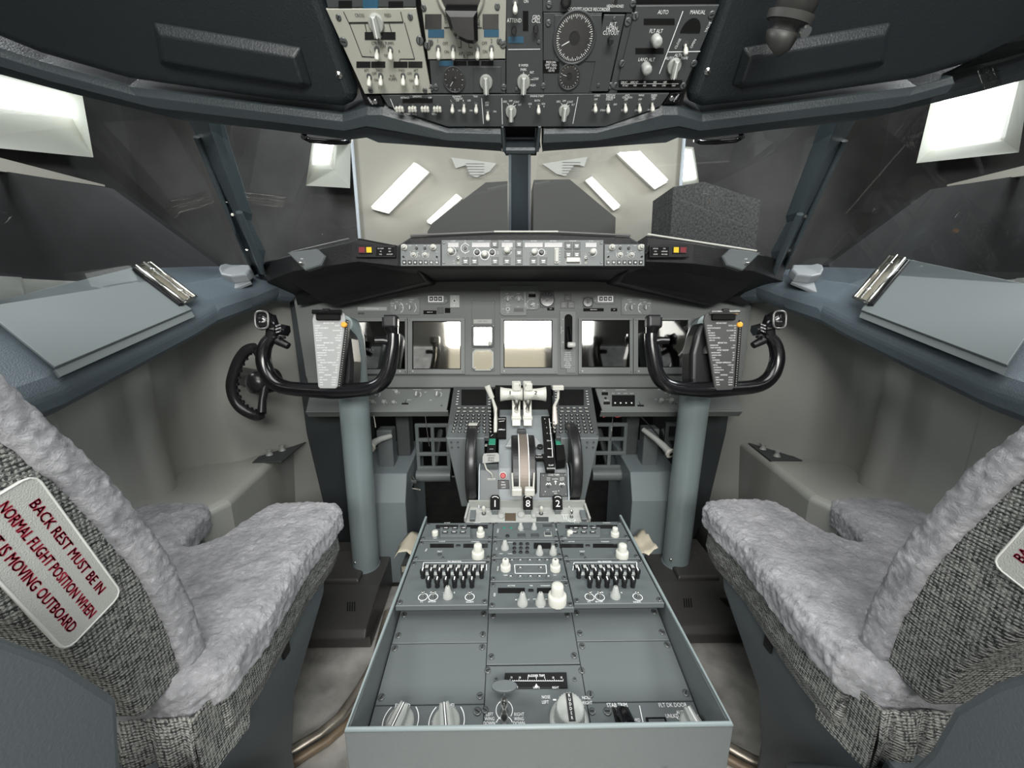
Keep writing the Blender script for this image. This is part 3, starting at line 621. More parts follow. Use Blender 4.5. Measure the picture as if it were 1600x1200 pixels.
p.win(664, 22, 690, 45); p.win(669, 46, 694, 58.5, BLU, label='blue light cover'); p.win(754, 22, 779, 45); p.win(756, 46, 779.5, 57.5, BLU, label='blue light cover'); p.win(712, 48, 737, 60, BLU, label='blue light cover')
for x in (685, 708, 746, 768): p.toggle(x, 75, 32)
m = MB(); m.prism([(-.026, .017), (.026, .017), (.025, -.02), (.018, -.024), (.006, -.023), (-.012, -.016), (-.02, -.006)], 0, .026, BLKG, ch=.006); x, y = p.L(723, 33); obj('switch_guard', m, p.e, Matrix.Translation((x, y, p.th)))
for t, x, y, c in (('BUS TRANSFER', 720, 15, .0055), ('OFF', 696, 68, .0045), ('OFF', 757, 67.5, .0045), ('ON', 698, 81, .0045), ('ON', 758, 80.5, .0045), ('APU GEN', 728, 84, .005), ('BUS', 728, 89, .0045), ('1', 684, 64, .0055), ('2', 768, 64, .0055)): p.text(t, x, y, c, INKB)
p.text('OFF', 697, 30, .005, INKB, 90); p.text('AUTO', 748, 30, .005, INKB, 90)
for q in ([(694, 43), (708, 43)], [(737, 43), (753, 43)], [(720, 63), (721, 74), (716, 74)], [(732, 63), (733, 74), (738, 74)]): p.line(q, .0012, INKB)
for x, y in ((662, 12), (777, 10), (673, 66), (780, 64)): p.scr(x, y, .0045)
for x, y in ((668, 71), (786, 69)): p.scr(x, y, .006)
m = MB(); x, y = p.L(719, -15); m.lathe([(.04, 0), (.04, .003), (.034, .004), (.034, .001)], BEI, seg=30); m.cyl(.033, .001, .002, BLKG); obj('dial', m, p.e, Matrix.Translation((x, y, p.th)))
p.done()
p = Pn('switch_block_panel', 'dark strip with black and blue light covers above the fuel panel', CATO, OH, [(495, -60), (648, -60), (650, 11), (512, 12)], TH, OHG, 0)
p.win(529, 1, 550, 15, BLKM); p.win(567, -2, 591, 14, BLU, label='blue light cover'); p.win(607, 2, 630, 14, BLKM); p.done()
p = Pn('wiper_gauge_panel', 'dark grey panel with a round gauge and the left wiper knob', CATO, OH, [(671, 94), (790, 94), (790, 146), (675, 146)], TH, OHG, 0)
p.win(686, 95, 708, 103, BLU, label='blue light cover'); p.win(709, 95, 729, 102, BLKM); p.win(731, 95, 749, 102, BLKM); p.win(752, 95, 771, 102, BLKM); p.gauge(709.5, 124, .0185, 230, 12)
p.tray(740, 104, 783, 145, OHG, .0012); p.sel(759.5, 128, 0, .95)
for t, x, y in (('L  WIPER', 757, 109), ('PARK', 757, 113), ('INT', 772, 117.5), ('LOW', 778, 126.5), ('HIGH', 775, 137.5)): p.text(t, x, y-1, .0038)
p.line([(760, 116), (760, 121)]); p.line([(769, 119), (766, 122)]); p.line([(773, 127), (769, 127)])
for x, y in ((673, 137), (681, 136), (787, 136)): p.scr(x, y, .0055)
p.done()
p = Pn('call_panel', 'dark grey centre panel with call buttons and the right wiper knob', CATO, OH, [(791, -60), (847, -60), (849, 146), (791, 146)], TH, OHG, 0)
p.toggle(805, 3, 28); p.win(817, 17, 825.5, 48, BLKM); p.push(803, 46, .0045, BLK, .012); p.push(837, 44, .0045, BLK, .012); p.win(794, 57, 818, 67, BLU, label='blue light cover'); p.sel(818, 128, 0, .95)
p.text('ATTEND', 803.5, 32, .0052); p.text('GRD', 838, 27, .0052); p.text('CALL', 837.5, 32.5, .0052); p.text('ON', 822, 2, .004); p.line([(794, 77), (844, 76.5)], .001)
for t, x, y in (('R WIPER', 818, 102), ('PARK', 818, 108.5), ('INT', 831, 113), ('LOW', 837, 123), ('HIGH', 832, 133)): p.text(t, x, y, .0038)
p.line([(818, 112), (818, 117)]); p.line([(827, 116), (824, 119)]); p.line([(833, 124), (829, 124)])
p.scr(842, 65, .003); p.scr(807, 139, .003); p.done()
p = Pn('cabin_pressure_panel', 'dark grey panel with a large and a small round dial on the overhead', CATO, OH, [(849, 20), (941, 20), (925, 146), (849, 146)], TH, OHG, 0)
p.tray(866, 23, 940, 96, OHG, .0014); p.gauge(897.5, 59.5, .0335, 205, 60, .28); p.gauge(889.5, 119.5, .0185, 165, 20, .3)
p.win(848, 94, 874, 114, BLKM)
for k, t in enumerate(('PRESS DIFF', 'LIMIT: TAKE-', 'OFF & LDG', '.125 PSI')): p.text(t, 861, 97+k*4.4, .0032)
for x, y in ((857, 36), (858, 7), (849, 134)): p.scr(x, y, .005)
p.done()
p = Pn('voice_recorder_panel', 'dark grey strip lettered for the cockpit voice recorder', CATO, OH, [(848, -60), (992, -60), (988, 20), (848, 19)], TH, OHG, 0)
p.knob(884, 2, 1.0, BLK, .5); p.push(962, 2, .003, BLK, .003, rim=SCR); p.text('COCKPIT VOICE RECORDER', 920, 14.5, .0043, sx=.9); p.text('HEADPHONES', 961, 9.5, .0036); p.scr(989, 5, .005); p.done()
p = Pn('horn_cutout_panel', 'narrow dark grey panel with one black button, altitude horn cutout', CATO, OH, [(944, 23), (977, 23), (950, 143), (921, 143)], TH, OHG, .0015)
for k, t in enumerate(('ALT', 'HORN', 'CUTOUT')): p.text(t, 957.5-k*1.5, 38+k*6.7, .0055)
p.push(953, 62, .0045, BLK, .014); p.scr(960, 29, .003); p.scr(935, 133, .003); p.done()
p = Pn('panel_strip', 'plain dark strip with fasteners between the horn and altitude panels', CATO, OH, [(979, 20), (993, 20), (964, 146), (951, 146)], TH, OHG, -.002)
for x, y in ((981, 34), (954, 134), (962, 134)): p.scr(x, y, .006)
p.done()
p = Pn('altitude_panel', 'dark grey cabin altitude panel with pale knobs, right end of the overhead', CATO, OH, [(994, 9), (1124, 8), (1067, 141), (962, 141)], TH, OHG, .001)
p.win(1006, 29, 1054, 38.5, BLKM); p.win(993, 75, 1037, 84, BLKM); p.knob(1024, 61, .95, GRYL, 1.5); p.knob(1008.5, 104, .95, GRYL, 1.5); p.toggle(1071, 69, 28); p.sel(1053, 103, 6, .95)
m = MB(); m.prism([(.017*math.cos(R(a))-.0, .019*math.sin(R(a))-.006) for a in range(0, 181, 20)], 0, .001, BLKM); x, y = p.L(1080, 44); obj('display_window', m, p.e, Matrix.Translation((x, y, p.th)))
for t, x, y, c in (('AUTO', 1036, 19, .0052), ('MANUAL', 1090, 19, .0052), ('FLT ALT', 1025, 48.5, .0052), ('LAND ALT', 1010, 93, .0052), ('AUTO', 1046, 91, .0045), ('ALTN', 1060, 86, .0045), ('MAN', 1069, 90.5, .0045)): p.text(t, x, y, c)
p.text('VALVE', 1106, 42, .004, rot=75); p.text('CLOSE', 1059, 68, .004, rot=75); p.text('OPEN', 1083, 68, .004, rot=75)
p.line([(1067, 17), (1030, 115)], .0014); p.line([(1044, 81), (1094, 80)], .0012); p.line([(1049, 93), (1051, 98)]); p.line([(1057, 91), (1055, 97)]); p.line([(1064, 92), (1059, 97)])
p.win(966.5, 125, 1066, 136.5, BLKM); p.line([(970, 130.5), (1060, 130.5)], .0006)
for k, t in enumerate(('CAB ALT', 'LAND ALT', '200', '4000', '6000')): p.text(t, 975+k*16, 128, .0025)
for k, t in enumerate(('FLT ALT', '9500', '8000', '10000', '12000', '13500')): p.text(t, 977+k*15, 133.5, .0025)
for x, y in ((993, 25), (972, 99), (1084, 99), (1112, 23), (1067, 134)): p.scr(x, y, .0055)
p.done()
p = Pn('light_switch_panel', 'dark grey strip of light switches along the front edge of the overhead', CATO, OH, [(596, 149), (1046, 146), (1032, 166), (1004, 177), (946, 198), (699, 198), (640, 178), (606, 166)], TH, OHG, .001)
p.win(629, 153.5, 676, 160.5, BLKM)
def gang():
    b = MB(); b.cyl(.0045, 0, .0022, SCR, seg=12); b.cyl(.002, 0, .012, WHT, seg=8)
    for k in (-1, 0, 1): b.box((k*.0055, -.001, .012), (.005, .009, .007), WHT, ch=.0016)
    return b
for x in (625.5, 645.5, 665, 684): p.put('gang_switch', ('gang',), gang, x, 166)
for x, y in ((707, 163), (725, 163), (744, 163), (930, 162), (950, 163), (977, 162), (999, 162), (1019, 161)): p.toggle(x, y, 24, .95)
p.toggle(762, 174, 30, .95); p.toggle(841.5, 164, 26, .95); p.sel(798.5, 174, 0, .85); p.sel(881.5, 173, 0, .85)
for q in ([(610, 154), (617, 171)], [(752.5, 153), (755.5, 193)], [(784, 153), (785, 194)], [(903, 151), (895, 193)]): p.line(q, .0011)
for t, x, y in (('RETRACT', 633, 152.5), ('LANDING', 652, 150.5), ('OFF', 672, 152.5), ('L', 631, 174.5), ('ON', 640, 174.5), ('R', 650, 174.5), ('L', 668, 174.5), ('ON', 678, 174.5), ('R', 687, 174.5), ('RETRACTABLE', 641, 178), ('FIXED', 679, 178), ('RUNWAY', 714, 150.5), ('TURNOFF', 716, 154), ('L', 705, 157), ('OFF', 715, 157), ('R', 724, 157), ('OFF', 733, 157), ('ON', 718, 172.5), ('ON', 736, 172.5), ('TAXI', 743, 150.5), ('APU', 761, 160), ('OFF', 761, 164), ('ON', 773, 174),
                ('ENGINE START', 839, 150), ('BOTH', 839.5, 157), ('IGN', 828, 162), ('L', 828, 166), ('IGN', 849, 162), ('R', 850, 166), ('LOGO', 933, 149), ('OFF', 931, 155), ('POSITION', 954, 148.7), ('STROBE &', 954, 152), ('STEADY', 952, 155.3), ('OFF', 961, 163), ('STEADY', 943, 172), ('ANTI', 980, 148.7), ('COLLISION', 980, 152), ('OFF', 978, 155.5), ('WING', 1002, 148.7), ('OFF', 1000, 155), ('WHEEL', 1022, 148.5), ('WELL', 1021, 151.8), ('OFF', 1020.5, 155), ('ON', 927, 172), ('ON', 973, 172), ('ON', 994, 172), ('ON', 1014, 171.5)): p.text(t, x, y, .0032)
for X in (798, 881.5):
    for t, dx, dy in (('GRD', -9, -14.5), ('OFF', 0, -15.5), ('CONT', 9, -14), ('FLT', 14, -9.5)): p.text(t, X+dx, 174+dy-1, .0032)
    p.line([(X-5, 160.5), (X-3, 163.5)]); p.line([(X+5, 160.5), (X+3, 163.5)]); p.line([(X+8, 164), (X+5, 166)])
p.done()
for lab, q, sx, sy in (('left', [(569, 149), (594, 149), (600, 165), (576, 164)], 586.5, 158), ('right', [(1047, 146), (1067, 144), (1060, 161), (1037, 163)], 1049, 153)):
    p = Pn('latch_plate', 'small black latch plate at the front %s corner of the overhead' % lab, 'plate', OH, q, .004, BLKG, .001); p.push(sx, sy, .0045, SIL, .004)
    p.text('OPEN', (sx-9 if lab == 'left' else sx+9), sy-2, .003, rot=-70 if lab == 'left' else 70); p.text('LOCK', (sx-6 if lab == 'left' else sx+6), sy+1, .003, rot=-70 if lab == 'left' else 70); p.done()
for x, lab in ((529, 'left'), (1106, 'right')):
    q = OH.loc(x, 118 if x < 800 else 112, .012); m = MB(); m.lathe([(.007, 0), (.006, .003), (.003, .005)], SIL, seg=16); m.cyl(.0018, .004, .0075, BLK); o = obj('liner_screw', m, None, OH.M @ Matrix.Translation((*q, .010))); tag(o, 'chrome screw in the dark liner %s of the overhead panels' % lab, 'screw')
# reading lamp on the right liner
a = at(1215, 68, z=1.40); b = at(1262, -30, z=1.46)
t = thing('reading_lamp', 'dark swivelling reading lamp clipped to the right overhead liner', 'lamp', a)
d = b-a; LMP = mat('lamp_dark_grey', (.032, .032, .03), .5)
m = MB(); m.tube([V((-.004, .006, -.004)), V((0, 0, 0)), d*.18, d*.2], [.016, .022, .024, .021], LMP, seg=24); obj('lamp_head', m, t)
m = MB(); m.tube([d*.2, d*.32, d*.34, d], [.02, .02, .027, .03], LMP, seg=24); obj('lamp_body', m, t)
m = MB(); m.tube([d*.36, d*.5], [.032, .034], mat('clip_grey', (.045, .045, .042), .5), seg=24, closed=False); obj('clip', m, t)
m = MB(); m.cyl(.007, 0, .006, SIL, Matrix.Translation(d*.42+V((.012, -.02, -.028))) @ Matrix.Rotation(R(140), 4, 'X')); obj('clip_screw', m, t)
# ================================================================== MAIN INSTRUMENT BOARD
CI = 'instrument'
ib = thing('instrument_board', 'wide grey main instrument board under the black glareshield', 'instrument board', MIP.M)
obj('board', px_prism(MIP, [(452, 425), (1182, 425), (1160, 590), (478, 590)], -.03, 0, MIPG, ch=.002), ib)
obj('lower_lip', px_prism(MIP, [(478, 588), (1160, 588), (1158, 606), (482, 606)], -.03, .006, MIPG, ch=.003), ib)
m = MB()
for q in ((553, 600, 505),): pass
px_prism(MIP, [(500, 585.5), (1140, 585.5), (1140, 587), (500, 587)], 0, .0015, mat('seam_dark', (.03, .032, .032), .6), m); obj('seam', m, ib)
def display(x0, y0, x1, y1, sx0, sy0, sx1, sy1, label, m, kind='display_unit'):
    p = Pn(kind, label, 'display', MIP, [(x0, y0), (x1, y0), (x1, y1), (x0, y1)], .008, MIPL, ch=.0015, plate=None, group=None)
    q = [p.L(sx0, sy0), p.L(sx1, sy0), p.L(sx1, sy1), p.L(sx0, sy1)]; b = MB()
    o = p.pts; fs = []; k = .003
    q2 = [(a+(k if a < (q[0][0]+q[1][0])/2 else -k), c+(k if c < (q[0][1]+q[2][1])/2 else -k)) for a, c in q]
    O0 = [(a, c, 0) for a, c in o]; O1 = [(a, c, .008) for a, c in o]; I1 = [(a, c, .008) for a, c in q]; I2 = [(a, c, .003) for a, c in q2]
    def s4(a, d): return [(a+i, a+(i+1) % 4, d+(i+1) % 4, d+i) for i in range(4)]
    b.add(O0+O1, [f[::-1] for f in s4(0, 4)], MIPL); b.add(O1+I1, [f[::-1] for f in s4(0, 4)], MIPL); b.add(I1+I2, [f[::-1] for f in s4(0, 4)], BLK)
    b.box(((q[0][0]+q[1][0])/2, (q[0][1]+q[2][1])/2, .0005), (abs(q[1][0]-q[0][0]), abs(q[0][1]-q[2][1]), .001), BLK)
    obj('bezel', b, p.e); sb = MB(); sb.prism([(a, c) for a, c in q2], .002, .0031, m); obj('screen', sb, p.e)
    for x, y in ((x0+3, y0+3), (x1-3, y0+3), (x0+3, y1-3), (x1-3, y1-3)): p.scr(x, y, .0022)
    p.put('light_sensor', ('sens',), lambda: MB().lathe([(.0028, 0), (.0028, .001), (.001, .0018)], WHT, seg=12), sx0+1 if x0 != 553 else 625, y1-4)
    return p
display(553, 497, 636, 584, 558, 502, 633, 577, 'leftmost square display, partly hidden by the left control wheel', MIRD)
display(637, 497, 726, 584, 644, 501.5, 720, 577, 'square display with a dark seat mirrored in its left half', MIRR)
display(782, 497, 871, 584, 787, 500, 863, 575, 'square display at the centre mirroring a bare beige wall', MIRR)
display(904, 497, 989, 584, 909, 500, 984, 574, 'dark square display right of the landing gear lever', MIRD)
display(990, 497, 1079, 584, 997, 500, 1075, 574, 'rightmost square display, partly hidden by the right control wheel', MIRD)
p = Pn('spacer_plate', 'plain grey standby column between the left and centre displays', CI, MIP, [(737, 470), (773, 470), (773, 580), (737, 580)], .002, MIPG, 0); 
p.win(740, 499, 768.5, 505.5, mat('placard_pale', (.42, .43, .41), .6)); p.text('STANDBY HORIZON', 754, 502, .003, INKB)
for x, y in ((739, 472), (771, 472), (738.5, 509), (771, 509), (738.5, 541), (771, 541)): p.scr(x, y, .003)
p.done()
for lab, oct_, y0, y1 in (('square standby horizon window mirroring beige, upper of two', False, 509, 542), ('eight-sided standby instrument window mirroring beige, lower of two', True, 546, 579)):
    p = Pn('standby_instrument', lab, CI, MIP, [(738, y0), (771, y0), (771, y1), (738, y1)], .006, OHG, .002, ch=.001, plate=None)
    h = 14 if not oct_ else 14.5; cx, cy = 754.5, (y0+y1)/2
    def ring_(e, c): return [(cx-e+c, cy-e), (cx+e-c, cy-e), (cx+e, cy-e+c), (cx+e, cy+e-c), (cx+e-c, cy+e), (cx-e+c, cy+e), (cx-e, cy+e-c), (cx-e, cy-e+c)]
    b = MB(); b.prism([p.L(*q) for q in ring_(17, 2 if not oct_ else 5)], 0, .006, OHG if not oct_ else KGY, ch=.001); obj('bezel', b, p.e)
    b = MB(); b.prism([p.L(*q) for q in ring_(h, 1.2 if not oct_ else 4.5)], .0055, .0065, MIRR); obj('screen', b, p.e)
    if not oct_: p.knob(766, 537, .9, IVO, .8)
    else:
        p.push(741.5, 575, .0045, KGY, .006); p.push(768, 575, .0045, KGY, .006)
# upper strip: selector panels, lights, labels
for s, lab in ((0, 'left'), (1, 'right')):
    f = (lambda x: x) if not s else (lambda x: 1627-x)
    p = Pn('display_selector_panel', 'small grey panel with two pointer knobs at the upper %s of the instrument board' % lab, CI, MIP, [(f(609), 465), (f(656), 464), (f(656), 492), (f(609), 492)], .003, MIPL, 0, ch=.001)
    p.sel(f(619), 480, 0, .55, GRYL, MIPL); p.sel(f(641), 480, 0, .55, GRYL, MIPL); p.ring(f(621), 481, .020, .0012, -60 if not s else 120, 60 if not s else 240); p.ring(f(643), 481, .016, .0012, -60 if not s else 120, 40 if not s else 220)
    for t, x, y in (('MAIN PANEL DUs', 622, 468.5), ('LOWER DU', 643, 468.5), ('NORM', 620, 471.8), ('NORM', 642, 471.8), ('OUTBD', 613, 474), ('ENG', 636, 475), ('PRI', 613, 478), ('ENG PRI', 627, 476), ('PFD', 629, 481), ('MFD', 628, 487), ('ND', 649, 475)): p.text(t, f(x), y, .0028)
    for x, y in ((611.5, 467), (653.5, 467), (611.5, 490), (653.5, 489)): p.scr(f(x), y, .0022)
    p.done()
    p = Pn('warning_light_trio', 'grey plate with three square dark warning lights on the %s of the instrument board' % lab, 'warning light', MIP, [(f(668), 461), (f(693), 460), (f(700), 466), (f(700), 472), (f(695), 475), (f(668), 475)], .003, MIPL, 0, ch=.001)
    p.win(min(f(669), f(693)), 462.5, max(f(669), f(693)), 472, INK)
    for x in (674, 681, 688): p.btn(f(x), 467, .012, .014, BLKG, BLK, True, .0035)
    p.text('TEST', f(697), 470, .0025); p.done()
p = Pn('speed_reference_plate', 'pale grey square plate with a tiny selector, left of the standby column', CI, MIP, [(703, 461), (718, 461), (718, 480.5), (703, 480.5)], .003, mat('plate_pale', (.4, .42, .4), .5), 0, ch=.001)
p.ring(710, 470, .005, .001); p.push(710, 470, .003, BLK, .003); p.text('SPEED', 710.5, 463.5, .003, INK); p.text('SET', 710, 477, .003, INK); p.line([(713, 472), (716, 471)]); p.done()
PLC = mat('placard_pale', (.42, .43, .41), .6)
for lab, q, m_, t in (('long pale placard above the leftmost display', (558.5, 479.5, 604.5, 485.5), mat('placard_mid', (.3, .31, .3), .6), 'CABIN ALTITUDE WARNING'), ('small dark placard below the long pale one on the left', (559, 488, 569, 491), OHG, None), ('dark placard above the second display', (661.5, 485, 682, 491), BLKM, 'BELOW GS'), ('grey placard above the second display, right of the dark one', (683, 480, 693, 490), OHG, None), ('square dark light beside the grey placard above the second display', (695, 481, 703.5, 489), BLKM, None),
    ('dark flap placard beside the flap gauge', (855, 480.5, 866, 485), BLKM, 'FLAP'), ('long dark placard above the fourth display', (911.5, 481.5, 943.5, 486.5), BLKM, 'SPEED BRAKES'), ('short dark placard right of the long one above the fourth display', (954.5, 481.5, 964.5, 486.5), BLKM, 'OFF')):
    p = Pn('placard', lab, 'placard', MIP, [(q[0], q[1]), (q[2], q[1]), (q[2], q[3]), (q[0], q[3])], .0015, m_, 0)
    if t: p.text(t, (q[0]+q[2])/2, (q[1]+q[3])/2, .003, INK if m_ != PLC else INKB)
    p.done()
p = Pn('autobrake_panel', 'grey knob panel above the centre display', CI, MIP, [(781, 446), (842, 446), (842, 482), (839, 484), (823, 484), (823, 493.5), (787, 493.5), (781, 489)], .004, MIPL, 0, ch=.001)
p.sel(793.5, 467, 0, .55, GRYL); p.sel(810.5, 467, 0, .55, GRYL); p.push(793.5, 483, .0045, BLK, .004, rim=INK); p.win(826, 459.5, 837, 464.5, BLKM); p.sel(833, 476, -75, .62, GRYL); p.win(803.5, 482, 817.5, 486.5, OHG, frame=MIPG)
p.ring(793.5, 467.5, .011, .0008, 0, 180); p.ring(810.5, 467.5, .011, .0008, 0, 180); p.line([(820, 457), (820.5, 481)], .001); p.ring(831, 476, .018, .0008, 60, 220)
for t, x, y in (('N1 SET', 792, 459), ('2', 785.5, 468), ('SPD REF', 810, 459), ('BOTH', 800, 463), ('SET', 817, 468), ('AUTO', 793.5, 474), ('FUEL FLOW', 794, 477), ('RATE', 786.5, 483), ('RESET', 793.5, 488.5), ('AUTO BRAKE', 831, 457), ('OFF', 824, 472), ('RTO', 822, 475), ('MAX', 841, 476), ('ANTISKID', 832, 482), ('INOP', 810, 479.5)): p.text(t, x, y, .0026)
for x, y in ((784, 491), (820, 491), (800, 488)): p.scr(x, y, .0024)
p.done()
p = Pn('flap_gauge_unit', 'round flap position gauge right of the knob panel, above the centre display', CI, MIP, [(844, 455), (866, 455), (866, 481), (844, 481)], .002, OHG, 0, ch=.001); p.gauge(855, 468, .023, 200, 12, .3); p.win(846, 471, 864, 476.5, PLC); p.done()
for lab, q in (('upper dark square gear light above the gear lever', (882, 459.5, 892.5, 470)), ('lower left dark gear light above the gear lever', (876, 471, 886, 481.5)), ('lower right dark gear light above the gear lever', (887.5, 471, 898, 481.5))):
    p = Pn('gear_light', lab, 'warning light', MIP, [(q[0], q[1]), (q[2], q[1]), (q[2], q[3]), (q[0], q[3])], .002, BLK, 0); p.text('LEFT' if 'left' in lab else 'RIGHT' if 'right' in lab else 'NOSE', (q[0]+q[2])/2, q[1]+3.5, .0026, GRYL); p.text('GEAR', (q[0]+q[2])/2, q[1]+7, .0026, GRYL); p.done()
p = Pn('brake_gauge_unit', 'small round black brake pressure gauge above the fourth display', CI, MIP, [(911, 464.5), (926, 464.5), (926, 480), (911, 480)], .002, OHG, 0); p.gauge(918.5, 472, .0155, 270, 12, .35); p.done()
p = Pn('landing_gear_panel', 'narrow grey landing gear panel with a slot and clear knobbed lever', CI, MIP, [(874.5, 486), (900, 486), (900, 583), (885, 583), (885, 576), (876, 576)], .003, MIPL, 0, ch=.001)
m = MB(); q = [p.L(888.2, 497), p.L(888.2, 541)]; r = .0135; P = [(q[0][0]+r*math.cos(R(a)), q[0][1]+r*math.sin(R(a))) for a in range(0, 181, 20)]+[(q[1][0]+r*math.cos(R(a)), q[1][1]-.01) for a in (180, 360)]; m.prism(P, 0, .0006, BLKM); obj('slot', m, p.e, Matrix.Translation((0, 0, .003)))
a = V((*p.L(888.5, 512), .004)); b = V((*p.L(891, 536, .05), .05)); t = b-a
m = MB(); m.tube([a, a+t*.55, b], [.006, .007, .006], BLKG, seg=12); le = obj('lever', m, p.e)
m = MB(); m.lathe([(.007, -.013), (.0095, -.011), (.0095, .011), (.007, .013)], mat('clear_knob', (.55, .56, .53), .2), Matrix.Translation(b+V((.004, -.006, .004))) @ Matrix.Rotation(R(90), 4, 'Y'), 20); obj('lever_knob', m, le)
for x, y, t in ((879.5, 499, 'UP'), (879.5, 517, 'OFF'), (879.5, 535, 'DN')): p.text(t, x, y, .003)
for k, t in enumerate(('FLAPS LIMIT', 'SPEED 1-340K', '2-340K 5-250K', '10-210K 15-200K', '25-190K 30-175K', '40-162K', 'LDG GEAR', 'OPER EXT 270K', 'EXTD 320K')): p.text(t, 887, 551+k*2.9, .0036, sx=.7)
p.text('LANDING GEAR', 876.8, 516, .003, rot=90)
for x, y in ((877, 489), (897, 489), (877, 544), (897, 572)): p.scr(x, y, .0024)
p.done()
# ---------------- slanted lower panels
for lab, poly in (('left', [(486, 606), (704, 606), (698, 641), (478, 641)]), ('right', [(930, 606), (1150, 606), (1160, 641), (941, 641)])):
    p = Pn('lower_knob_panel', 'slanted grey panel of knobs below the %s displays' % lab, 'instrument panel', LOWF, poly, .006, MIPL, -.006, ch=.002)
    x0, x1 = (478, 700) if lab == 'left' else (939, 1160)
    q = [p.L(x0, 641.5), p.L(x1, 641.5)]; m = MB(); m.box(((q[0][0]+q[1][0])/2, q[0][1]-.003, -.008), (q[1][0]-q[0][0], .006, .026), MIPL); obj('front_edge', m, p.e)
    if lab == 'left':
        for x, y in ((587, 614), (651, 614), (683, 614)): p.sel(x, y+3, 30 if x == 587 else 0, .65, GRYL, MIPL); p.ring(x+1, y+3, .013, .001, -40, 60)
        for x, y in ((620, 614), (583, 630), (600, 630), (615.5, 630)): p.knob(x, y, .75, GRYL, .9); p.ring(x, y+1, .009, .0008, 0, 120)
        for t, x, y in (('MAIN PANEL', 585, 609.5), ('UPPER DU', 617, 609.5), ('BACKGROUND', 652, 609), ('AFDS FLOOD', 684, 609), ('OUTBD DU', 579, 625.5), ('INBD DU', 600, 625.5), ('LWR DU', 640, 625), ('DIM', 673, 625.5), ('BRT', 665, 613)): p.text(t, x, y, .0032)
        a = p.L(637, 611); b = p.L(633, 631); m = MB(); m.tube([(*a, .002), (*b, .006)], .0014, BLK); m.box((b[0], b[1], .005), (.022, .006, .008), BLK, ch=.001); obj('lever', m, p.e)
        p.scr(690, 634, .003)
    else:
        p.win(956, 617.5, 992, 635, BLKM, label='black bank of annunciator lights'); p.win(940, 613, 950, 617.5, BLKM); p.push(946, 622.5, .004, BLK, .003); p.win(943, 628, 953, 632, BLKM)
        for k in range(4): p.push(961+k*8.6, 630, .0028, INK, .002)
        a = p.L(993, 611); b = p.L(1001, 634); m = MB(); m.tube([(*a, .002), (*b, .006)], .0014, BLK); m.box((b[0], b[1], .005), (.022, .006, .008), BLK, ch=.001); obj('lever', m, p.e)
        p.knob(1041, 613, 1.15, GRYL, .8); p.knob(1032, 628, .9, GRYL, 1.1); p.knob(1048, 628, .9, GRYL, 1.1); p.ring(1041, 614, .014, .001, -60, 60)
        for t, x, y in (('GROUND PROXIMITY', 970, 609.5), ('FLAP', 958, 615), ('GEAR', 967, 615), ('TERRAIN', 977, 615), ('INHIBIT', 987, 615), ('INOP', 944, 610.5), ('SYS TEST', 948, 626), ('UPPER', 1030, 609), ('INBD', 1025, 624.5), ('OUTBD', 1043, 624.5)): p.text(t, x, y, .0032)
        p.push(1062, 631, .003, BLK, .003); p.push(1056, 631, .002, BLK, .002)
    p.done()
# ---------------- flight computer keypads
for s, lab in ((0, 'left'), (1, 'right')):
    f = (lambda x: x) if not s else (lambda x: 1633-x)
    KD = mat('computer_dark_grey', (.07, .075, .077), .45)
    p = Pn('flight_computer', 'dark flight computer with a small screen and round keys, %s of the thrust levers' % lab, 'flight computer', CDF, [(f(709), 604), (f(769), 604), (f(764), 683), (f(696.5), 683)], .014, KD, -.012, ch=.0015, group='flight computers beside the thrust levers')
    p.win(min(f(721), f(760)), 609, max(f(721), f(760)), 634, BLKM, frame=OHG, label='blank black screen')
    for k in range(6):
        for x in (716.5-k*.5, 764.5): p.btn(f(x), 612+k*4.1, .008, .0035, BLK, INK, False, .002)
    for r in range(8):
        y = 638.5+r*5.3; x0 = 712.5-r*1.3; dx = 8.1+r*.23
        n = 6 if r < 2 else 7
        for k in range(n):
            if r >= 2 and k == 2 and False: continue
            x = x0+(k+.5)*(dx if n == 7 else dx*7/6)
            if r < 2: p.btn(f(x), y, .012, .0075, BLKG, KGY, False, .0028)
            else: p.put('round_key', ('key',), lambda: MB().lathe([(.0052, 0), (.0052, .002), (.0042, .0028), (.0028, .0026)], BLKG, seg=14).cyl(.0028, .0026, .003, KGY, seg=8), f(x), y)
    for x, y in ((700, 680), (771, 607)): p.scr(f(x), y, .0035)
    p.done()
# ---------------- forward pedestal cheeks below the keypads
for s, lab in ((0, 'left'), (1, 'right')):
    f = (lambda x: x) if not s else (lambda x: 1633-x)
    P = [at(f(x), y, y=yy) for x, y, yy in ((696.5, 684, 1.005), (757, 684, 1.005), (757, 792, .99), (721, 792, .99))]; c = P[0].copy(); D = V((0, .22, 0))
    Q = [p_-c for p_ in P]; B = [q+D for q in Q]; B[0].z += .07; B[1].z += .07
    m = MB(); m.add(Q+B, [tuple(range(4)), (7, 6, 5, 4)]+[(i, 4+i, 4+(i+1) % 4, (i+1) % 4) for i in range(4)], PEDP)
    t = thing('pedestal_cheek', 'tapering grey housing under the %s flight computer' % lab, 'housing', c); obj('housing', m, t, bev=.003)
    for x, y in ((705, 691), (715, 691), (706, 699), (716, 699), (716, 748), (723, 748), (716, 756), (724, 756)): 
        q = at(f(x), y, y=1.0)-c; obj('rivet', cached('riv', lambda: MB().lathe([(.0028, 0), (.002, .0015)], OHG, Matrix.Rotation(R(90), 4, 'X'), 10).mesh('rivet')), t, Matrix.Translation(q))
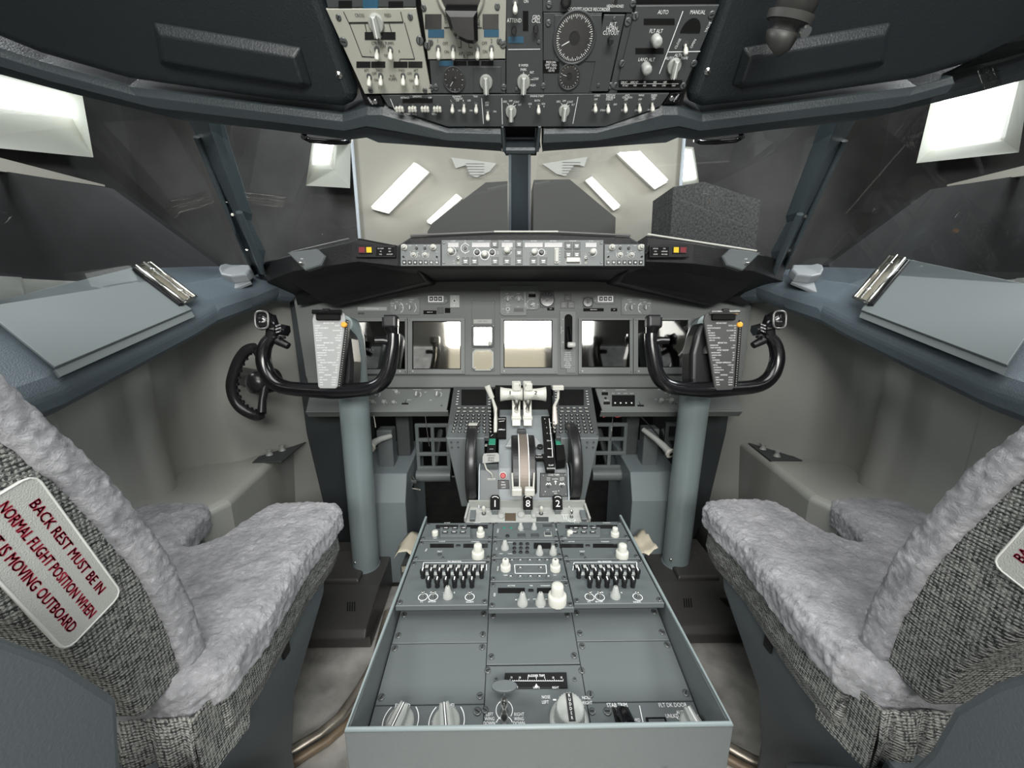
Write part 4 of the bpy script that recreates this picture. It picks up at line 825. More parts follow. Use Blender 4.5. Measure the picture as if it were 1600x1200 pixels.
# blank lower display behind the thrust levers
c = at(816, 650, y=1.22); P = [at(x, y, y=yy) for x, y, yy in ((774, 602, 1.26), (861, 602, 1.26), (861, 672, 1.17), (774, 672, 1.17))]
m = MB(); m.quad([P[3]-c, P[2]-c, P[1]-c, P[0]-c], BLKM, .01); o = obj('lower_display', m); o.location = c; tag(o, 'blank black lower display behind the thrust levers', 'display')
# ================================================================== THRUST QUADRANT
tq = thing('thrust_quadrant', 'grey centre thrust quadrant with pale levers and black trim wheels', 'thrust quadrant', (0.0, 1.0, .4))
def T(q): return Matrix.Translation(-V((0, 1.0, .4))) @ q if isinstance(q, Matrix) else V(q)-V((0, 1.0, .4))
prof = [(.92, .36), (.925, .462), (.962, .560), (1.02, .606), (1.08, .634), (1.14, .657), (1.19, .662), (1.22, .60), (1.22, .2), (.92, .2)]
def slab(x0, x1, pr, m, mb=None):
    mb = mb or MB(); n = len(pr); mb.add([(x0, y, z) for y, z in pr]+[(x1, y, z) for y, z in pr], [tuple(range(n))[::-1], tuple(range(n, 2*n))]+[(i, (i+1) % n, n+(i+1) % n, n+i) for i in range(n)], m); mb.v = mb.v; return mb
TR = Matrix.Translation(-V((0, 1.0, .4)))
obj('body', slab(-.118, .125, [(.92, .36), (.925, .462), (.962, .555), (.985, .562), (1.22, .50), (1.22, .2), (.92, .2)], PED), tq, TR, bev=.003)
obj('upper_body', slab(-.066, .092, prof, mat('quadrant_blue_grey', (.22, .245, .255), .4)), tq, TR, bev=.003)
m = MB()
for x in (-.118, .125): m = MB(); m.tube([(x, y-.002, z+.001) for y, z in ((.925, .462), (.962, .556), (.985, .563))], .002, EDGE, seg=8); obj('edge_trim', m, tq, TR)
# drum fairing in the middle
plate0 = [(790, 697), (797, 684), (838, 684), (848, 697)]
arc = [(1.04+.122*math.cos(R(a))*-1, .505+.122*math.sin(R(a))) for a in range(0, 93, 4)]; dr = arc+[(1.05, .60), (.95, .50)]; ND = len(arc)
obj('drum_guard', slab(-.03, .037, dr, BLK), tq, TR, bev=.004)
obj('drum_strip', slab(-.009, .016, [(y-.002, z+.0025) for y, z in dr[:ND]]+[(1.04, .60), (.96, .52)], BRZ), tq, TR, bev=.001)
m = MB()
for x in (-.0095, .0165): m.tube([(x, y-.003, z+.003) for y, z in dr[:ND]], .0014, INK, seg=6)
obj('strip_edge', m, tq, TR)
Q2 = Fr((0, 1.055, .6275), (0, .93, .37)); Q1 = Fr((0, .944, .512), (0, .36, .93))
class Sub(Pn):
    def __init__(s, fr, h, parent, dx=0):
        s.fr = fr; s.h = h; s.th = 0; s.cx = s.cy = 0; s.ink = {}; s.e = bpy.data.objects.new('tmp', None); s.parent = parent; s.base = TR @ fr.M @ Matrix.Translation((0, 0, h)); s.kids = []
        C.objects.link(s.e)
    def done(s, nm='lettering'):
        for m, mb in s.ink.items(): obj(nm, mb, s.e)
        for o in [o for o in bpy.data.objects if o.parent == s.e]:
            mb_ = o.matrix_basis.copy(); o.parent = s.parent; o.matrix_basis = s.base @ mb_
        bpy.data.objects.remove(s.e)
def plate(fr, poly, h0, h1, m, nm, ch=.001): return obj(nm, px_prism(fr, poly, h0, h1, m, ch=ch), tq, TR @ fr.M)
plate(Q2, plate0, -.002, .004, mat('gate_plate_grey', (.3, .32, .32), .4), 'gate_plate'); plate(Q2, [(778, 651), (791, 651), (791, 683), (776, 683)], -.002, .006, BLKM, 'brake_label_plate'); plate(Q2, [(763, 677), (775.5, 677), (774, 708), (760, 708)], -.03, .004, BLKM, 'trim_scale')
plate(Q2, [(764, 685), (774.5, 685), (774, 694.5), (763, 694.5)], .0, .0055, GRN, 'green_band')
plate(Q2, [(846, 650), (859, 650), (867, 716), (867, 735), (853, 735), (850, 717), (836, 717), (836, 709), (851, 709)], -.004, .006, BLKM, 'flap_scale')
plate(Q2, [(868, 677), (878, 672), (884, 717), (870, 719)], -.03, .004, BLKM, 'trim_scale'); plate(Q2, [(867.5, 685), (875.5, 685), (877, 694.5), (869, 694.5)], .0, .0055, GRN, 'green_band')
p = Sub(Q2, .0062, tq)
for t, x, y in (('DOWN', 784, 655), ('ARMED', 784, 672), ('0', 851, 655), ('1', 852.5, 661), ('2', 854, 668.5), ('5', 855, 677.5), ('25', 856, 689), ('30', 857, 701.5), ('40', 857, 714.5), ('FLAP', 861, 727.5), ('DOWN', 861, 732.5)): p.text(t, x, y, .0052)
p.line([(858, 654), (862, 692), (863.5, 715)], .0018); p.line([(780, 659), (788, 658)], .002); p.line([(780, 671), (785, 671)], .0016)
for y in (661, 668.5, 677.5, 689, 701.5, 714.5): p.line([(858.5, y), (862, y)], .0014)
p.text('HORN', 842, 711, .0036); p.text('CUTOUT', 842.5, 715, .0036); p.push(844, 699, .0085, BLK, .006)
p.line([(765, 702), (771, 702)], .001); p.line([(770, 679), (767, 682)], .001); p.done()
plate(Q1, [(844, 739), (884, 739), (888, 776), (843, 777)], -.001, .004, OHG, 'stabilizer_panel', .002); plate(Q1, [(778, 750), (795, 750), (796, 764), (778, 764)], -.001, .003, BLK, 'brake_light_plate', .001)
p = Sub(Q1, .0042, tq)
p.text('STAB TRIM', 865, 742, .0052)
for t, x, y in (('MAIN', 857, 747), ('NORMAL', 867.5, 748.5), ('AUTO', 878, 747), ('ELEC', 857, 750), ('PILOT', 878, 750), ('CUT', 868, 768), ('OUT', 868, 771), ('PARK', 786.5, 753.5), ('BRAKE', 786.5, 757.5), ('LIGHT', 787, 761.5)): p.text(t, x, y, .0034)
p.line([(868, 757), (868, 751.5)], .002); p.line([(866, 753), (868, 751), (870, 753)], .0014)
for x in (857, 878): p.line([(x-4, 758), (x-2, 754.5), (x, 757), (x+2, 754.5), (x+4, 758)], .0022); p.push(x, 760, .003, BLK, .006)
for x, y in ((852, 768), (864, 768), (873, 767)): p.push(x, y, .0012, INK, .0006)
for x, y in ((849, 743), (883, 742), (849, 773), (884, 772)): p.scr(x, y, .003)
p.push(786, 743, .0075, RED, .009, rim=PLC)
p.done()
# trim wheels
for s, lab in ((-1, 'left'), (1, 'right')):
    g = MB(); X = Matrix.Rotation(R(90), 4, 'Y'); r = .113
    g.lathe([(r*.80, -.012), (r*.97, -.014), (r, -.009), (r, .009), (r*.97, .014), (r*.80, .012)], mat('trim_wheel_black', (.016, .016, .017), .32), X, 64); g.lathe([(r*.82, -.005), (r*.82, .005)], BLK, X, 40); g.cyl(.02, -.016, .016, BLK, X)
    if s < 0:
        for k in range(5):
            pass
        n = 8; A0 = [math.radians(86+k*3.2) for k in range(n)]; vs = []
        for a in A0: vs += [(-.0125, -r*1.012*math.cos(a), r*1.012*math.sin(a)), (.0125, -r*1.012*math.cos(a), r*1.012*math.sin(a))]
        g2 = MB(); g2.add(vs, [(2*i, 2*i+1, 2*i+3, 2*i+2) for i in range(n-1)], WHT)
    o = obj('trim_wheel', g, tq, TR @ Matrix.Translation((s*.138+(.004 if s > 0 else 0), 1.02, .552)))
    if s < 0: obj('white_mark', g2, o, label='white painted mark')
m = MB()
for s in (-1, 1):
    q = at(759.5 if s < 0 else 880, 695.5, y=1.03); m.box(q, (.010, .006, .006), WHT)
obj('trim_pointer', m, tq, TR)
LEV = mat('lever_pale', (.58, .585, .53), .38)
def lever_pair(i):
    x = -.014 if i == 1 else .020; s = -1 if i == 1 else 1
    m = MB(); pr = [(1.115, .64), (1.13, .70), (1.135, .755), (1.13, .80), (1.155, .80), (1.165, .755), (1.16, .70), (1.15, .64)]
    slab(x-.0125, x+.0125, [(1.07, .645), (1.085, .668), (1.10, .70), (1.105, .76), (1.13, .77), (1.14, .70), (1.14, .64)], LEV, m)
    m.box((x, 1.095, .665), (.030, .03, .012), LEV, ch=.003)
    o = obj('thrust_lever', m, tq, TR, bev=.002)
    # flared horizontal handle
    h = MB(); hx = x+s*.018; Lh = .032
    c = at(799 if i == 1 else 835.5, 616, y=1.095)
    Lh = .033
    pr = [(s*-Lh, .0), (s*-Lh, .019), (s*-Lh*.6, .0165), (s*0, .0165), (s*Lh*.6, .0185), (s*Lh, .022), (s*Lh, 0)]
    h.lathe([(r_+.0001, z_) for z_, r_ in (pr if s > 0 else pr)], LEV, Matrix.Translation(c) @ Matrix.Rotation(R(90), 4, 'Y'), 28)
    ho = obj('lever_handle', h, o)
    tm = MB(); FF = Fr(c+V((0, -.0215, .004)), (0, .2, .98)); [put_text(tm, str(i), FF.loc(797 if i == 1 else 837, 611)[0]+q_, .005, .003, .0105, INKB, sx=1.2, M=FF.M) for q_ in (-.0006, 0, .0006)]; put_text(tm, 'TO/GA', 0, -.0045, .003, .0034, INKB, M=FF.M); put_text(tm, 'DISENGAGE', 0, -.0095, .003, .0034, INKB, M=FF.M)
    obj('lettering', tm, ho)
    # reverser lever standing in front
    v = MB(); c2 = at(807.5 if i == 1 else 825.5, 604, y=1.085)
    v.box(c2, (.024, .012, .022), LEV, ch=.003); v.box(c2+V((-s*.009, 0, .008)), (.004, .012, .012), LEV); v.tube([c2+V((0, .005, -.01)), c2+V((0, .012, -.045)), c2+V((0, .01, -.08))], [.009, .010, .011], LEV, seg=4)
    obj('reverse_lever', v, o)
    return o
lever_pair(1); lever_pair(2)
m = MB(); m.box(at(815, 677, y=1.06)+V((0, 0, .004)), (.026, .02, .016), OHG, ch=.002); obj('lever_stop', m, tq, TR)
# speed brake lever, flap lever
m = MB(); P = [at(x, y, y=yy) for x, y, yy in ((774, 676, 1.06), (774.5, 655, 1.085), (774, 638, 1.09), (769, 622, 1.09))]
m.tube(P, [.006, .0065, .0065, .004], WHT, seg=6); o = obj('speed_brake_lever', m, tq, TR)
m = MB(); m.tube([P[3], at(761, 603, y=1.09)], [.0075, .009], WHT, seg=8, flat=.6, upv=(0, 1, 0)); obj('lever_handle', m, o)
m = MB(); P = [at(x, y, y=yy) for x, y, yy in ((868, 672, 1.055), (867, 655, 1.085), (866, 635, 1.09), (872, 622, 1.09), (872.5, 608, 1.09))]
m.tube(P[:3], [.008, .0085, .006], mat('flap_lever_pale', (.68, .62, .56), .4), seg=6); m.tube(P[2:], [.005, .004, .004], WHT, seg=8); o = obj('flap_lever', m, tq, TR)
m = MB(); m.box(at(872, 605.5, y=1.088), (.033, .014, .013), WHT, ch=.002); obj('lever_handle', m, o)
# fuel cutoff levers
for x in (807.5, 827.5):
    m = MB(); c = at(x, 767, y=.905); m.box(c, (.026, .02, .018), WHT, ch=.003); m.tube([c+V((-.010 if x < 815 else .010, 0, 0)), c+V((-.012 if x < 815 else .012, .012, .045))], .0025, WHT); obj('fuel_lever', m, tq, TR)
# parking brake lever
m = MB(); m.tube([at(770, 748, y=.955), at(768, 740, y=.945), at(760, 733, y=.945), at(757, 724, y=.945)], .0022, WHT, seg=8); m.box(at(768, 749, y=.958), (.025, .012, .011), GRYL, ch=.002); o = obj('parking_brake_lever', m, tq, TR)
P = [at(x, y, y=.943) for x, y in ((754, 724), (780, 721.5), (780, 711), (777, 708.5), (756, 709.5), (754, 714))]
m = MB(); m.quad(P, mat('brake_plate_grey', (.42, .43, .41), .45), .004); pl = obj('brake_handle', m, o)
m = MB(); FF = Fr(at(768, 716, y=.9425), (0, 0, 1)); 
for k, (t, c_) in enumerate((('PARKING', .0045), ('BRAKE', .0045), ('PULL', .0065))): put_text(m, t, -.001, .0085-k*.0075, .0006, c_, INKB, M=FF.M)
obj('lettering', m, pl)
# ================================================================== FIRE HANDLE TRAY
FT = Fr((0, .905, .466), (0, .97, .24))
p = Pn('fire_switch_tray', 'pale grey open tray with the fire handles behind the thrust quadrant', 'switch panel', FT, [(733, 792), (913, 792), (921, 816), (727, 816)], .004, GRYL, -.012, ch=.001)
WT = mat('tray_wall_pale', (.33, .345, .32), .45)
m = MB()
for a, b, hh in ((0, 1, .022), (0, 3, .014), (1, 2, .014)):
    A = V((*p.pts[a], .004)); B = V((*p.pts[b], .004)); d = (B-A).normalized(); n_ = V((-d.y, d.x, 0))*.0025
    m.add([A-n_, B-n_, B+n_, A+n_, A-n_+V((0, 0, hh)), B-n_+V((0, 0, hh)), B+n_+V((0, 0, hh)), A+n_+V((0, 0, hh))], [(3, 2, 1, 0), (4, 5, 6, 7), (0, 1, 5, 4), (1, 2, 6, 5), (2, 3, 7, 6), (3, 0, 4, 7)], WT)
obj('tray_wall', m, p.e)
m = MB(); a = p.L(739, 808); m.box((*a, .009), (.014, .032, .01), PED, ch=.001); obj('end_block', m, p.e); m = MB(); a = p.L(911, 808); m.box((*a, .009), (.014, .032, .01), PED, ch=.001); obj('end_block', m, p.e)
for x in (756, 845.5): p.toggle(x, 803, 0, 1.25)
p.win(747, 808, 768, 814, KGY); p.win(838, 808, 857, 815, OHG); p.win(789, 802, 806, 814, mat('brown_window', (.09, .07, .05), .4)); p.push(783, 808, .008, GRYL, .007); p.push(814, 806, .009, GRYL, .008); p.push(834, 808, .006, GRYL, .008); p.toggle(893, 808, -20, 1.0, SIL)
p.line([(878, 805), (888, 805)], .0012); p.line([(880, 806), (882, 812)], .0012); p.line([(884, 806), (885, 812)], .0012); p.ring(893, 812, .009, .0012, 180, 360)
for t, x, y in (('OVHT', 752, 800), ('TEST', 763, 800), ('FAULT', 851, 801), ('TEST', 840, 801)): p.text(t, x, y, .003)
p.done()
for i, (t_, lab, x) in enumerate((('1', 'black fire handle numbered 1 behind the quadrant, left of three', 773.5), ('8', 'black fire handle for the auxiliary engine, middle of three', 825), ('2', 'black fire handle numbered 2 behind the quadrant, right of three', 871.5))):
    c = at(x, 797, y=.905); t = thing('fire_switch', lab, 'fire switch', c, 'fire handles in the tray')
    fr = Fr(c, (0, .45, .89)); m = MB(); w0 = .0125
    m.prism([(-w0, .001), (w0, .001), (w0, .032), (w0*.6, .038), (-w0*.6, .038), (-w0, .032)], -.006, .006, BLKM, Matrix.Translation(-c) @ fr.M, ch=.002); h_ = obj('handle', m, t)
    m = MB(); put_text(m, t_, 0, .016, .0064, .017, INK, sx=1.1, M=Matrix.Translation(-c) @ fr.M)
    b = fr.M.copy()
    for k in range(7):
        a0 = R(35+k*15.7); m.box((0, 0, 0), (.0032, .0016, .0004), INK, Matrix.Translation(-c) @ fr.M @ Matrix.Translation((.010*math.cos(a0), .0265+.008*math.sin(a0), .0064)) @ Matrix.Rotation(a0+R(90), 4, 'Z'))
    obj('lettering', m, h_)
    m = MB(); m.box((0, .0, -.016), (.016, .008, .036), PED, ch=.001); obj('stem', m, t)
# ================================================================== AFT PEDESTAL
ps = thing('pedestal_stand', 'grey centre pedestal box holding the radio and trim panels', 'pedestal', (0, .6, 0))
PT = Matrix.Translation((0, -.6, 0)); m = MB(); W = .249
def wallp(x0, x1, pr, mt=PED):
    n = len(pr); m.add([(x0, y, z) for y, z in pr]+[(x1, y, z) for y, z in pr], [tuple(range(n))[::-1], tuple(range(n, 2*n))]+[(i, (i+1) % n, n+(i+1) % n, n+i) for i in range(n)], mt)
sidep = [(.386, .10), (.386, .46), (.6, .462), (.622, .46), (.88, .464), (.88, .10)]
wallp(-W-.004, -W+.001, sidep); obj('side_wall', m, ps, PT, bev=.001); m = MB(); wallp(W-.001, W+.004, sidep)
obj('side_wall', m, ps, PT, bev=.001)
m = MB(); m.box((0, .388, .29), (2*W+.008, .005, .345), PED); obj('rear_wall', m, ps, PT, bev=.0015)
m = MB()
m.tube([(-W-.0015, .88, .464), (-W-.0015, .615, .463), (-W-.0015, .387, .462), (W+.0015, .387, .462), (W+.0015, .615, .463), (W+.0015, .88, .464)], .0032, mat('rim_grey', (.22, .26, .265), .4), seg=8); obj('rim', m, ps, PT)
m = MB(); m.box((0, .62, .05), (.42, .46, .1), OHG); m.box((0, .75, .36), (.49, .25, .16), OHG); m.add([(-W, .39, .37), (W, .39, .37), (W, .62, .415), (-W, .62, .415)], [(0, 1, 2, 3)], OHG); obj('inner_box', m, ps, PT)
m = MB()
for x in (-.16, .0, .17): m.lathe([(.006, 0), (.004, .003)], SCR, Matrix.Translation((x, .385, .385)) @ Matrix.Rotation(R(90), 4, 'X'), 12)
for k, y in enumerate((.44, .5, .56, .62)): pass
obj('rear_fastener', m, ps, PT)
XL, XM, XR = (640, 768), (769, 890), (0, 0)
def mod(name, label, lcr, y0, y1, th=.008, h=-.004, cat='radio panel', group=None):
    "one radio unit filling its column of the pedestal between two photo rows"
    f = PEDF; zz = h+th
    X = {'l': (-.2455, -.0775), 'c': (-.0765, .0785), 'r': (.0795, .2455)}[lcr]
    b0 = f.loc(800, y0, zz)[1]; b1 = f.loc(800, y1, zz)[1]
    p = Pn.__new__(Pn); p.fr = f; p.h = h; p.th = th; p.cx = (X[0]+X[1])/2; p.cy = (b0+b1)/2; p.ink = {}
    p.e = thing(name, label, cat, f.M @ Matrix.Translation((p.cx, p.cy, h)), group); dx = (X[1]-X[0])/2-.0004; dy = abs(b0-b1)/2-.0005
    p.pts = [(-dx, -dy), (dx, -dy), (dx, dy), (-dx, dy)]; p.plate = obj('panel_plate', MB().prism(p.pts, 0, th, PEDP, ch=.001), p.e)
    for sx in (-1, 1):
        for sy in ((-1, 1)): 
            obj('fastener', cached(('scr', .0048), lambda: MB().lathe([(.0048, 0), (.0048, .0016), (.0036, .0024), (.0024, .002)], SCR, seg=14).box((0, 0, .0023), (.0062, .0011, .0006), BLK, Matrix.Rotation(.7, 4, 'Z')).mesh('fastener')), p.e, Matrix.Translation((sx*(dx-.006), sy*(dy-.0075), th)) @ Matrix.Rotation(random.uniform(0, 3), 4, 'Z'))
    return p
def twolcd(p, f0, y0, y1, wins, b, txt='ACTIVE'):
    for a, c in wins: p.win(a, y0, c, y1, DGL, frame=None)
    p.btn(b, (y0+y1)/2, .010, .006, BLKG, BLK, False, .002); p.line([(b-2.4, (y0+y1)/2), (b+2.4, (y0+y1)/2)], .001)
    p.text(txt, (wins[0][0]+wins[0][1])/2, y0-3, .0036); p.text('STANDBY', (wins[1][0]+wins[1][1])/2, y0-3, .0036)
for s, lab in ((0, 'left'), (1, 'right')):
    k = 0 if not s else 202.5; c = 'l' if not s else 'r'
    p = mod('radio_panel', 'communication radio with six raised keys, top of the %s pedestal column' % lab, c, 816, 843.5)
    twolcd(p, 0, 820.5, 826, ((681+k, 716+k), (729+k, 762+k)), 722+k)
    t = p.tray(689+k-1, 827.5, 735+k, 842, PED, .007, 'keypad_block')
    for r in range(2):
        for q in range(3):
            x, y = p.L(697+k+q*14-r*1.5, 830+r*6.5); o = obj('push_button', cached('rk', lambda: MB().box((0, 0, .0012), (.013, .0065, .0024), BLK, ch=.0006).box((0, 0, .0026), (.008, .0015, .0004), INK).mesh('push_button')), t, None); 
            o.matrix_basis = Matrix.Translation(V((x, y, .007))-V((t.matrix_basis.translation.x, t.matrix_basis.translation.y, 0)))
    p.knob(680+k*1.04, 836, .85, WHT, .9); p.dual(751+k*1.035, 837, .78, WHT, False); p.text('PUSH', 680+k, 841.5, .003); p.done()
    p = mod('navigation_panel', 'navigation radio with a big double knob, second in the %s pedestal column' % lab, c, 844.5, 875)
    twolcd(p, 0, 850, 856, ((672+k, 709+k), (724+k, 762+k)), 716+k); p.push(687+k*1.1, 867, .0045, OHG, .002); p.dual(747+k*1.11, 869.5, 1.08, WHT, False); p.text('TEST', 687+k*1.1, 862.5, .0045); p.text('NAV', 666+k, 860, .004, rot=80); p.scr(692+k*1.1, 872, .003); p.done()
    p = mod('audio_panel', 'audio selector with two rows of black knobs, third in the %s pedestal column' % lab, c, 876, 945, .010)
    p.line([(660+k*1.16, 892), (662+k*1.16, 879.5), (760+k*1.16, 879), (760+k*1.16, 892)], .0014); p.text('MIC SELECTOR', 710+k*1.16, 878, .0036)
    for q in range(8):
        x, y = p.L(667+k*1.158+q*12.4, 886.5)
        obj('push_button', cached('mic', lambda: MB().box((0, 0, .001), (.013, .0135, .002), BLK, ch=.0005).box((0, 0, .0022), (.0065, .009, .0008), PLC).mesh('push_button')), p.e, Matrix.Translation((x, y, p.th)))
    def vk():
        b = MB(); b.lathe([(.0046, 0), (.0046, .010), (.0056, .011), (.0056, .017), (.0046, .0185)], BLK, seg=16); b.box((0, .001, .0187), (.0022, .008, .0012), INK); return b
    for q in range(8): p.put('volume_knob', ('vk',), vk, 661+k*1.2+q*13.1, 902.5)
    for q in range(6): p.put('volume_knob', ('vk',), vk, 670+k*1.24+q*13.5, 917)
    for q in range(7): p.win(665+k*1.2+q*13.1, 894, 671+k*1.2+q*13.1, 899, PLC)
    p.tap(700+k*1.29, 932, 0, 1.0); 
    for x in (661+k*1.285, 677+k*1.285, 734+k*1.295): p.ring(x, 933.5, .0085, .0012); p.toggle(x, 933.5, 0, .6, SIL)
    for t, x, y in (('R/T', 661, 926.5), ('MASK', 677, 926.5), ('ALT', 734, 926.5), ('I/C', 659, 941), ('BOOM', 675, 941), ('NORM', 734, 941.5), ('V', 693, 927), ('R', 710, 927)): p.text(t, x+k*1.29, y, .0038)
    p.done()
p = mod('transponder_panel', 'panel of dark square lights, top of the middle pedestal column', 'c', 816, 843.5)
for x in (788, 798.5): p.push(x, 825, .0035, GRN, .001)
for x in (813.5, 834.5): p.tap(x, 826, 0, .75); p.text('TEST', x, 818.5, .0028)
p.push(793, 838, .0045, BLK, .003); p.btn(815, 837, .0185, .013, OHG, OHG, False); p.btn(836, 837, .0185, .013, OHG, OHG, False); p.btn(856, 835, .018, .016, KGY, OHG, False); p.win(848, 819.5, 863, 823.5, OHG); p.text('CARGO', 778, 830, .004, rot=85); p.text('FIRE', 869, 828, .004, rot=-85); p.text('DISCH', 815, 830, .003); p.text('ARM', 856, 828.5, .003); p.done()
p = mod('keypad_panel', 'panel with nine small black keys, second in the middle pedestal column', 'c', 844.5, 872)
for r in range(3):
    for q in range(3): p.push(804+q*10-r*.2, 850.5+r*6.4, .004, BLK, .003)
p.tap(789, 857, 0, .95); p.win(834, 848.5, 861, 857.5, BLKM); p.tap(843, 865, 0, .9); p.tap(864, 865, 0, .9); p.push(869, 853, .004, BLK, .004); p.text('ATC', 776, 858, .0035, rot=85); p.text('STBY', 783, 866, .003); p.text('TA/RA', 797, 866, .003); p.text('ABOVE', 797, 848, .003); p.done()
p = mod('weather_radar_panel', 'panel with a white outlined box and two double knobs, third in the middle column', 'c', 873, 908.5)
for x in (800, 813, 828, 843, 855): p.btn(x, 876.5, .010, .0055, PED, BLK, True, .003)
for x in (798, 813, 829, 843, 857): p.btn(x, 902, .010, .0055, PED, BLK, True, .003)
for x in (813, 845): p.btn(x, 888.5, .010, .0055, PED, BLK, True, .003)
p.line([(805, 896.5), (804, 883), (853, 883), (854, 896.5), (805, 896.5)], .0014); p.dual(790, 889.5, .85, WHT); p.dual(867.5, 890, .85, WHT); p.text('TILT', 867, 899.5, .003); p.text('GAIN', 790, 899.5, .003); p.text('RADAR', 778, 889, .0035, rot=85); p.done()
p = mod('direction_finder_panel', 'panel with two dark windows and one very big knob, fourth in the middle column', 'c', 909.5, 951, .010)
twolcd(p, 0, 919, 927, ((778, 820), (839, 866)), 829.5); p.tap(816.5, 943, 0, 1.05); p.tap(844.5, 943, 0, 1.05); p.dual(870.5, 941, 1.35, WHT, False); p.text('ADF', 773, 930, .004, rot=85); p.text('TFR', 830, 916, .003)
for t, x, y in (('ADF', 808, 938), ('ANT', 824, 938), ('OFF', 836, 937), ('ON', 852, 937), ('TONE', 845, 949)): p.text(t, x, y, .0035)
p.done()
# recessed blanking plates and trim panels
def amod(name, label, poly, cat='blanking plate', group=None, th=.005): return Pn(name, label, cat, AFT, poly, th, PEDP, -.002, group, ch=.0008)
# column edges converge with distance: traced on the sloping plane
def colx(c, y):
    f = AFT; X = {'l': (-.2455, -.0785), 'c': (-.0775, .0795), 'r': (.0805, .2455)}[c]; b = f.loc(800, y, .003)[1]; return X, b
def arect(c, y0, y1):
    out = []
    for X, y in ((0, y0), (1, y0), (1, y1), (0, y1)):
        XX, b = colx(c, y); q = AFT.o+AFT.u*XX[X]+AFT.v*b+AFT.n*.003; d = q-CAM; z = d.dot(fw); out.append((800+F*d.dot(rt)/z, 600-F*d.dot(up)/z))
    return out
for nm, lab, c, y0, y1 in (('blanking_plate', 'smaller plain grey plate at the front of the left pedestal column', 'l', 952, 1003), ('blanking_plate', 'larger plain grey plate in the left pedestal column', 'l', 1004, 1099), ('blanking_plate', 'plain grey plate in the middle column before the rudder trim scale', 'c', 955, 1038), ('blanking_plate', 'smaller plain grey plate at the front of the right pedestal column', 'r', 952, 1003), ('blanking_plate', 'larger plain grey plate in the right pedestal column', 'r', 1004, 1099)):
    p = amod(nm, lab, arect(c, y0, y1), group=None)
    xs = arect(c, y0+7, y1-12)
    for (x, y), dx in zip(xs, (7, -7, -7, 7)): p.scr(x+dx, y, .0052)
    p.done()
p = amod('rudder_trim_panel', 'trim panel with a black scale and a big fluted rudder knob, middle rear', arect('c', 1040, 1160), 'trim panel')
m = MB(); q = [p.L(789, 1053), p.L(885, 1052), p.L(887, 1076), p.L(787, 1077)]; m.prism(q, 0, .003, BLK, ch=.0006); obj('scale_plate', m, p.e, Matrix.Translation((0, 0, p.th)))
th0 = p.th; p.th += .003
p.text('RUDDER TRIM', 838, 1056.5, .0035); p.line([(796, 1064.5), (880, 1064.5)], .0006)
for k in range(25): p.line([(797+k*3.45, 1064.5), (797+k*3.45, 1064.5-(3 if k % 4 == 0 else 1.6))], .0005)
for k, t in enumerate(('15', '10', '5', '0', '5', '10', '15')): p.text(t, 799+k*13, 1059.5, .003)
p.text('LEFT', 806, 1075, .003); p.text('UNITS', 838, 1075, .003); p.text('RIGHT', 868, 1075, .003)
x, y = p.L(838, 1071); p._ink(INK).add([(x-.003, y-.0025, p.th+.0003), (x+.003, y-.0025, p.th+.0003), (x, y+.0025, p.th+.0003)], [(0, 1, 2)], INK); p.th = th0
for x, y in ((775, 1062), (898, 1062)): p.scr(x, y, .003)
m = MB(); m.lathe([(.026, 0), (.026, .004), (.0205, .006), (.0195, .006)], GRYL, seg=48); m.lathe([(.0205, .005), (.019, .018), (.0185, .03), (.017, .032), (.008, .033)], GRYL, seg=56, flut=.028)
x, y = p.L(889, 1127); kn = obj('rudder_knob', m, p.e, Matrix.Translation((x, y, p.th)) @ Matrix.Scale(1.1, 4))
m = MB(); m.box((0, .0, .0335), (.0085, .031, .001), INKB)
for k, ch_ in enumerate('RUDDER'): put_text(m, ch_, 0, .0125-k*.005, .0343, .0036, INK)
obj('lettering', m, kn)
m = MB(); m.cyl(.0025, 0, .022, SIL); m.prism([(.019*math.cos(R(a))*1.05, .0085*math.sin(R(a))) for a in range(0, 360, 15)], .02, .025, PEDP, ch=.001); x, y = p.L(788, 1100); obj('paddle_knob', m, p.e, Matrix.Translation((x, y+.012, p.th)))
p.toggle(788, 1114, -8, 1.4, SIL); p.toggle(788, 1136, -8, 1.4, SIL); p.ring(788, 1110, .0125, .0011, -40, 250) ; p.ring(788, 1135, .0125, .0011, 20, 160)
for t, x, y in (('LEFT', 765, 1117), ('WING', 765, 1124), ('DOWN', 764.5, 1131), ('RIGHT', 811, 1117), ('WING', 811, 1124), ('DOWN', 811, 1131), ('NOSE', 853, 1090), ('LEFT', 852, 1098), ('NOSE', 916, 1091), ('RIGHT', 918, 1099)): p.text(t, x, y, .0043)
p.line([(864, 1094), (869, 1094)], .002)
for x, y in ((762, 1048), (909, 1048), (758, 1110), (925, 1112)): p.scr(x, y, .0052)
p.done()
p = amod('flood_light_panel', 'grey panel with two big bar knobs for flood and panel lights, rear left', arect('l', 1100, 1160), 'light panel')
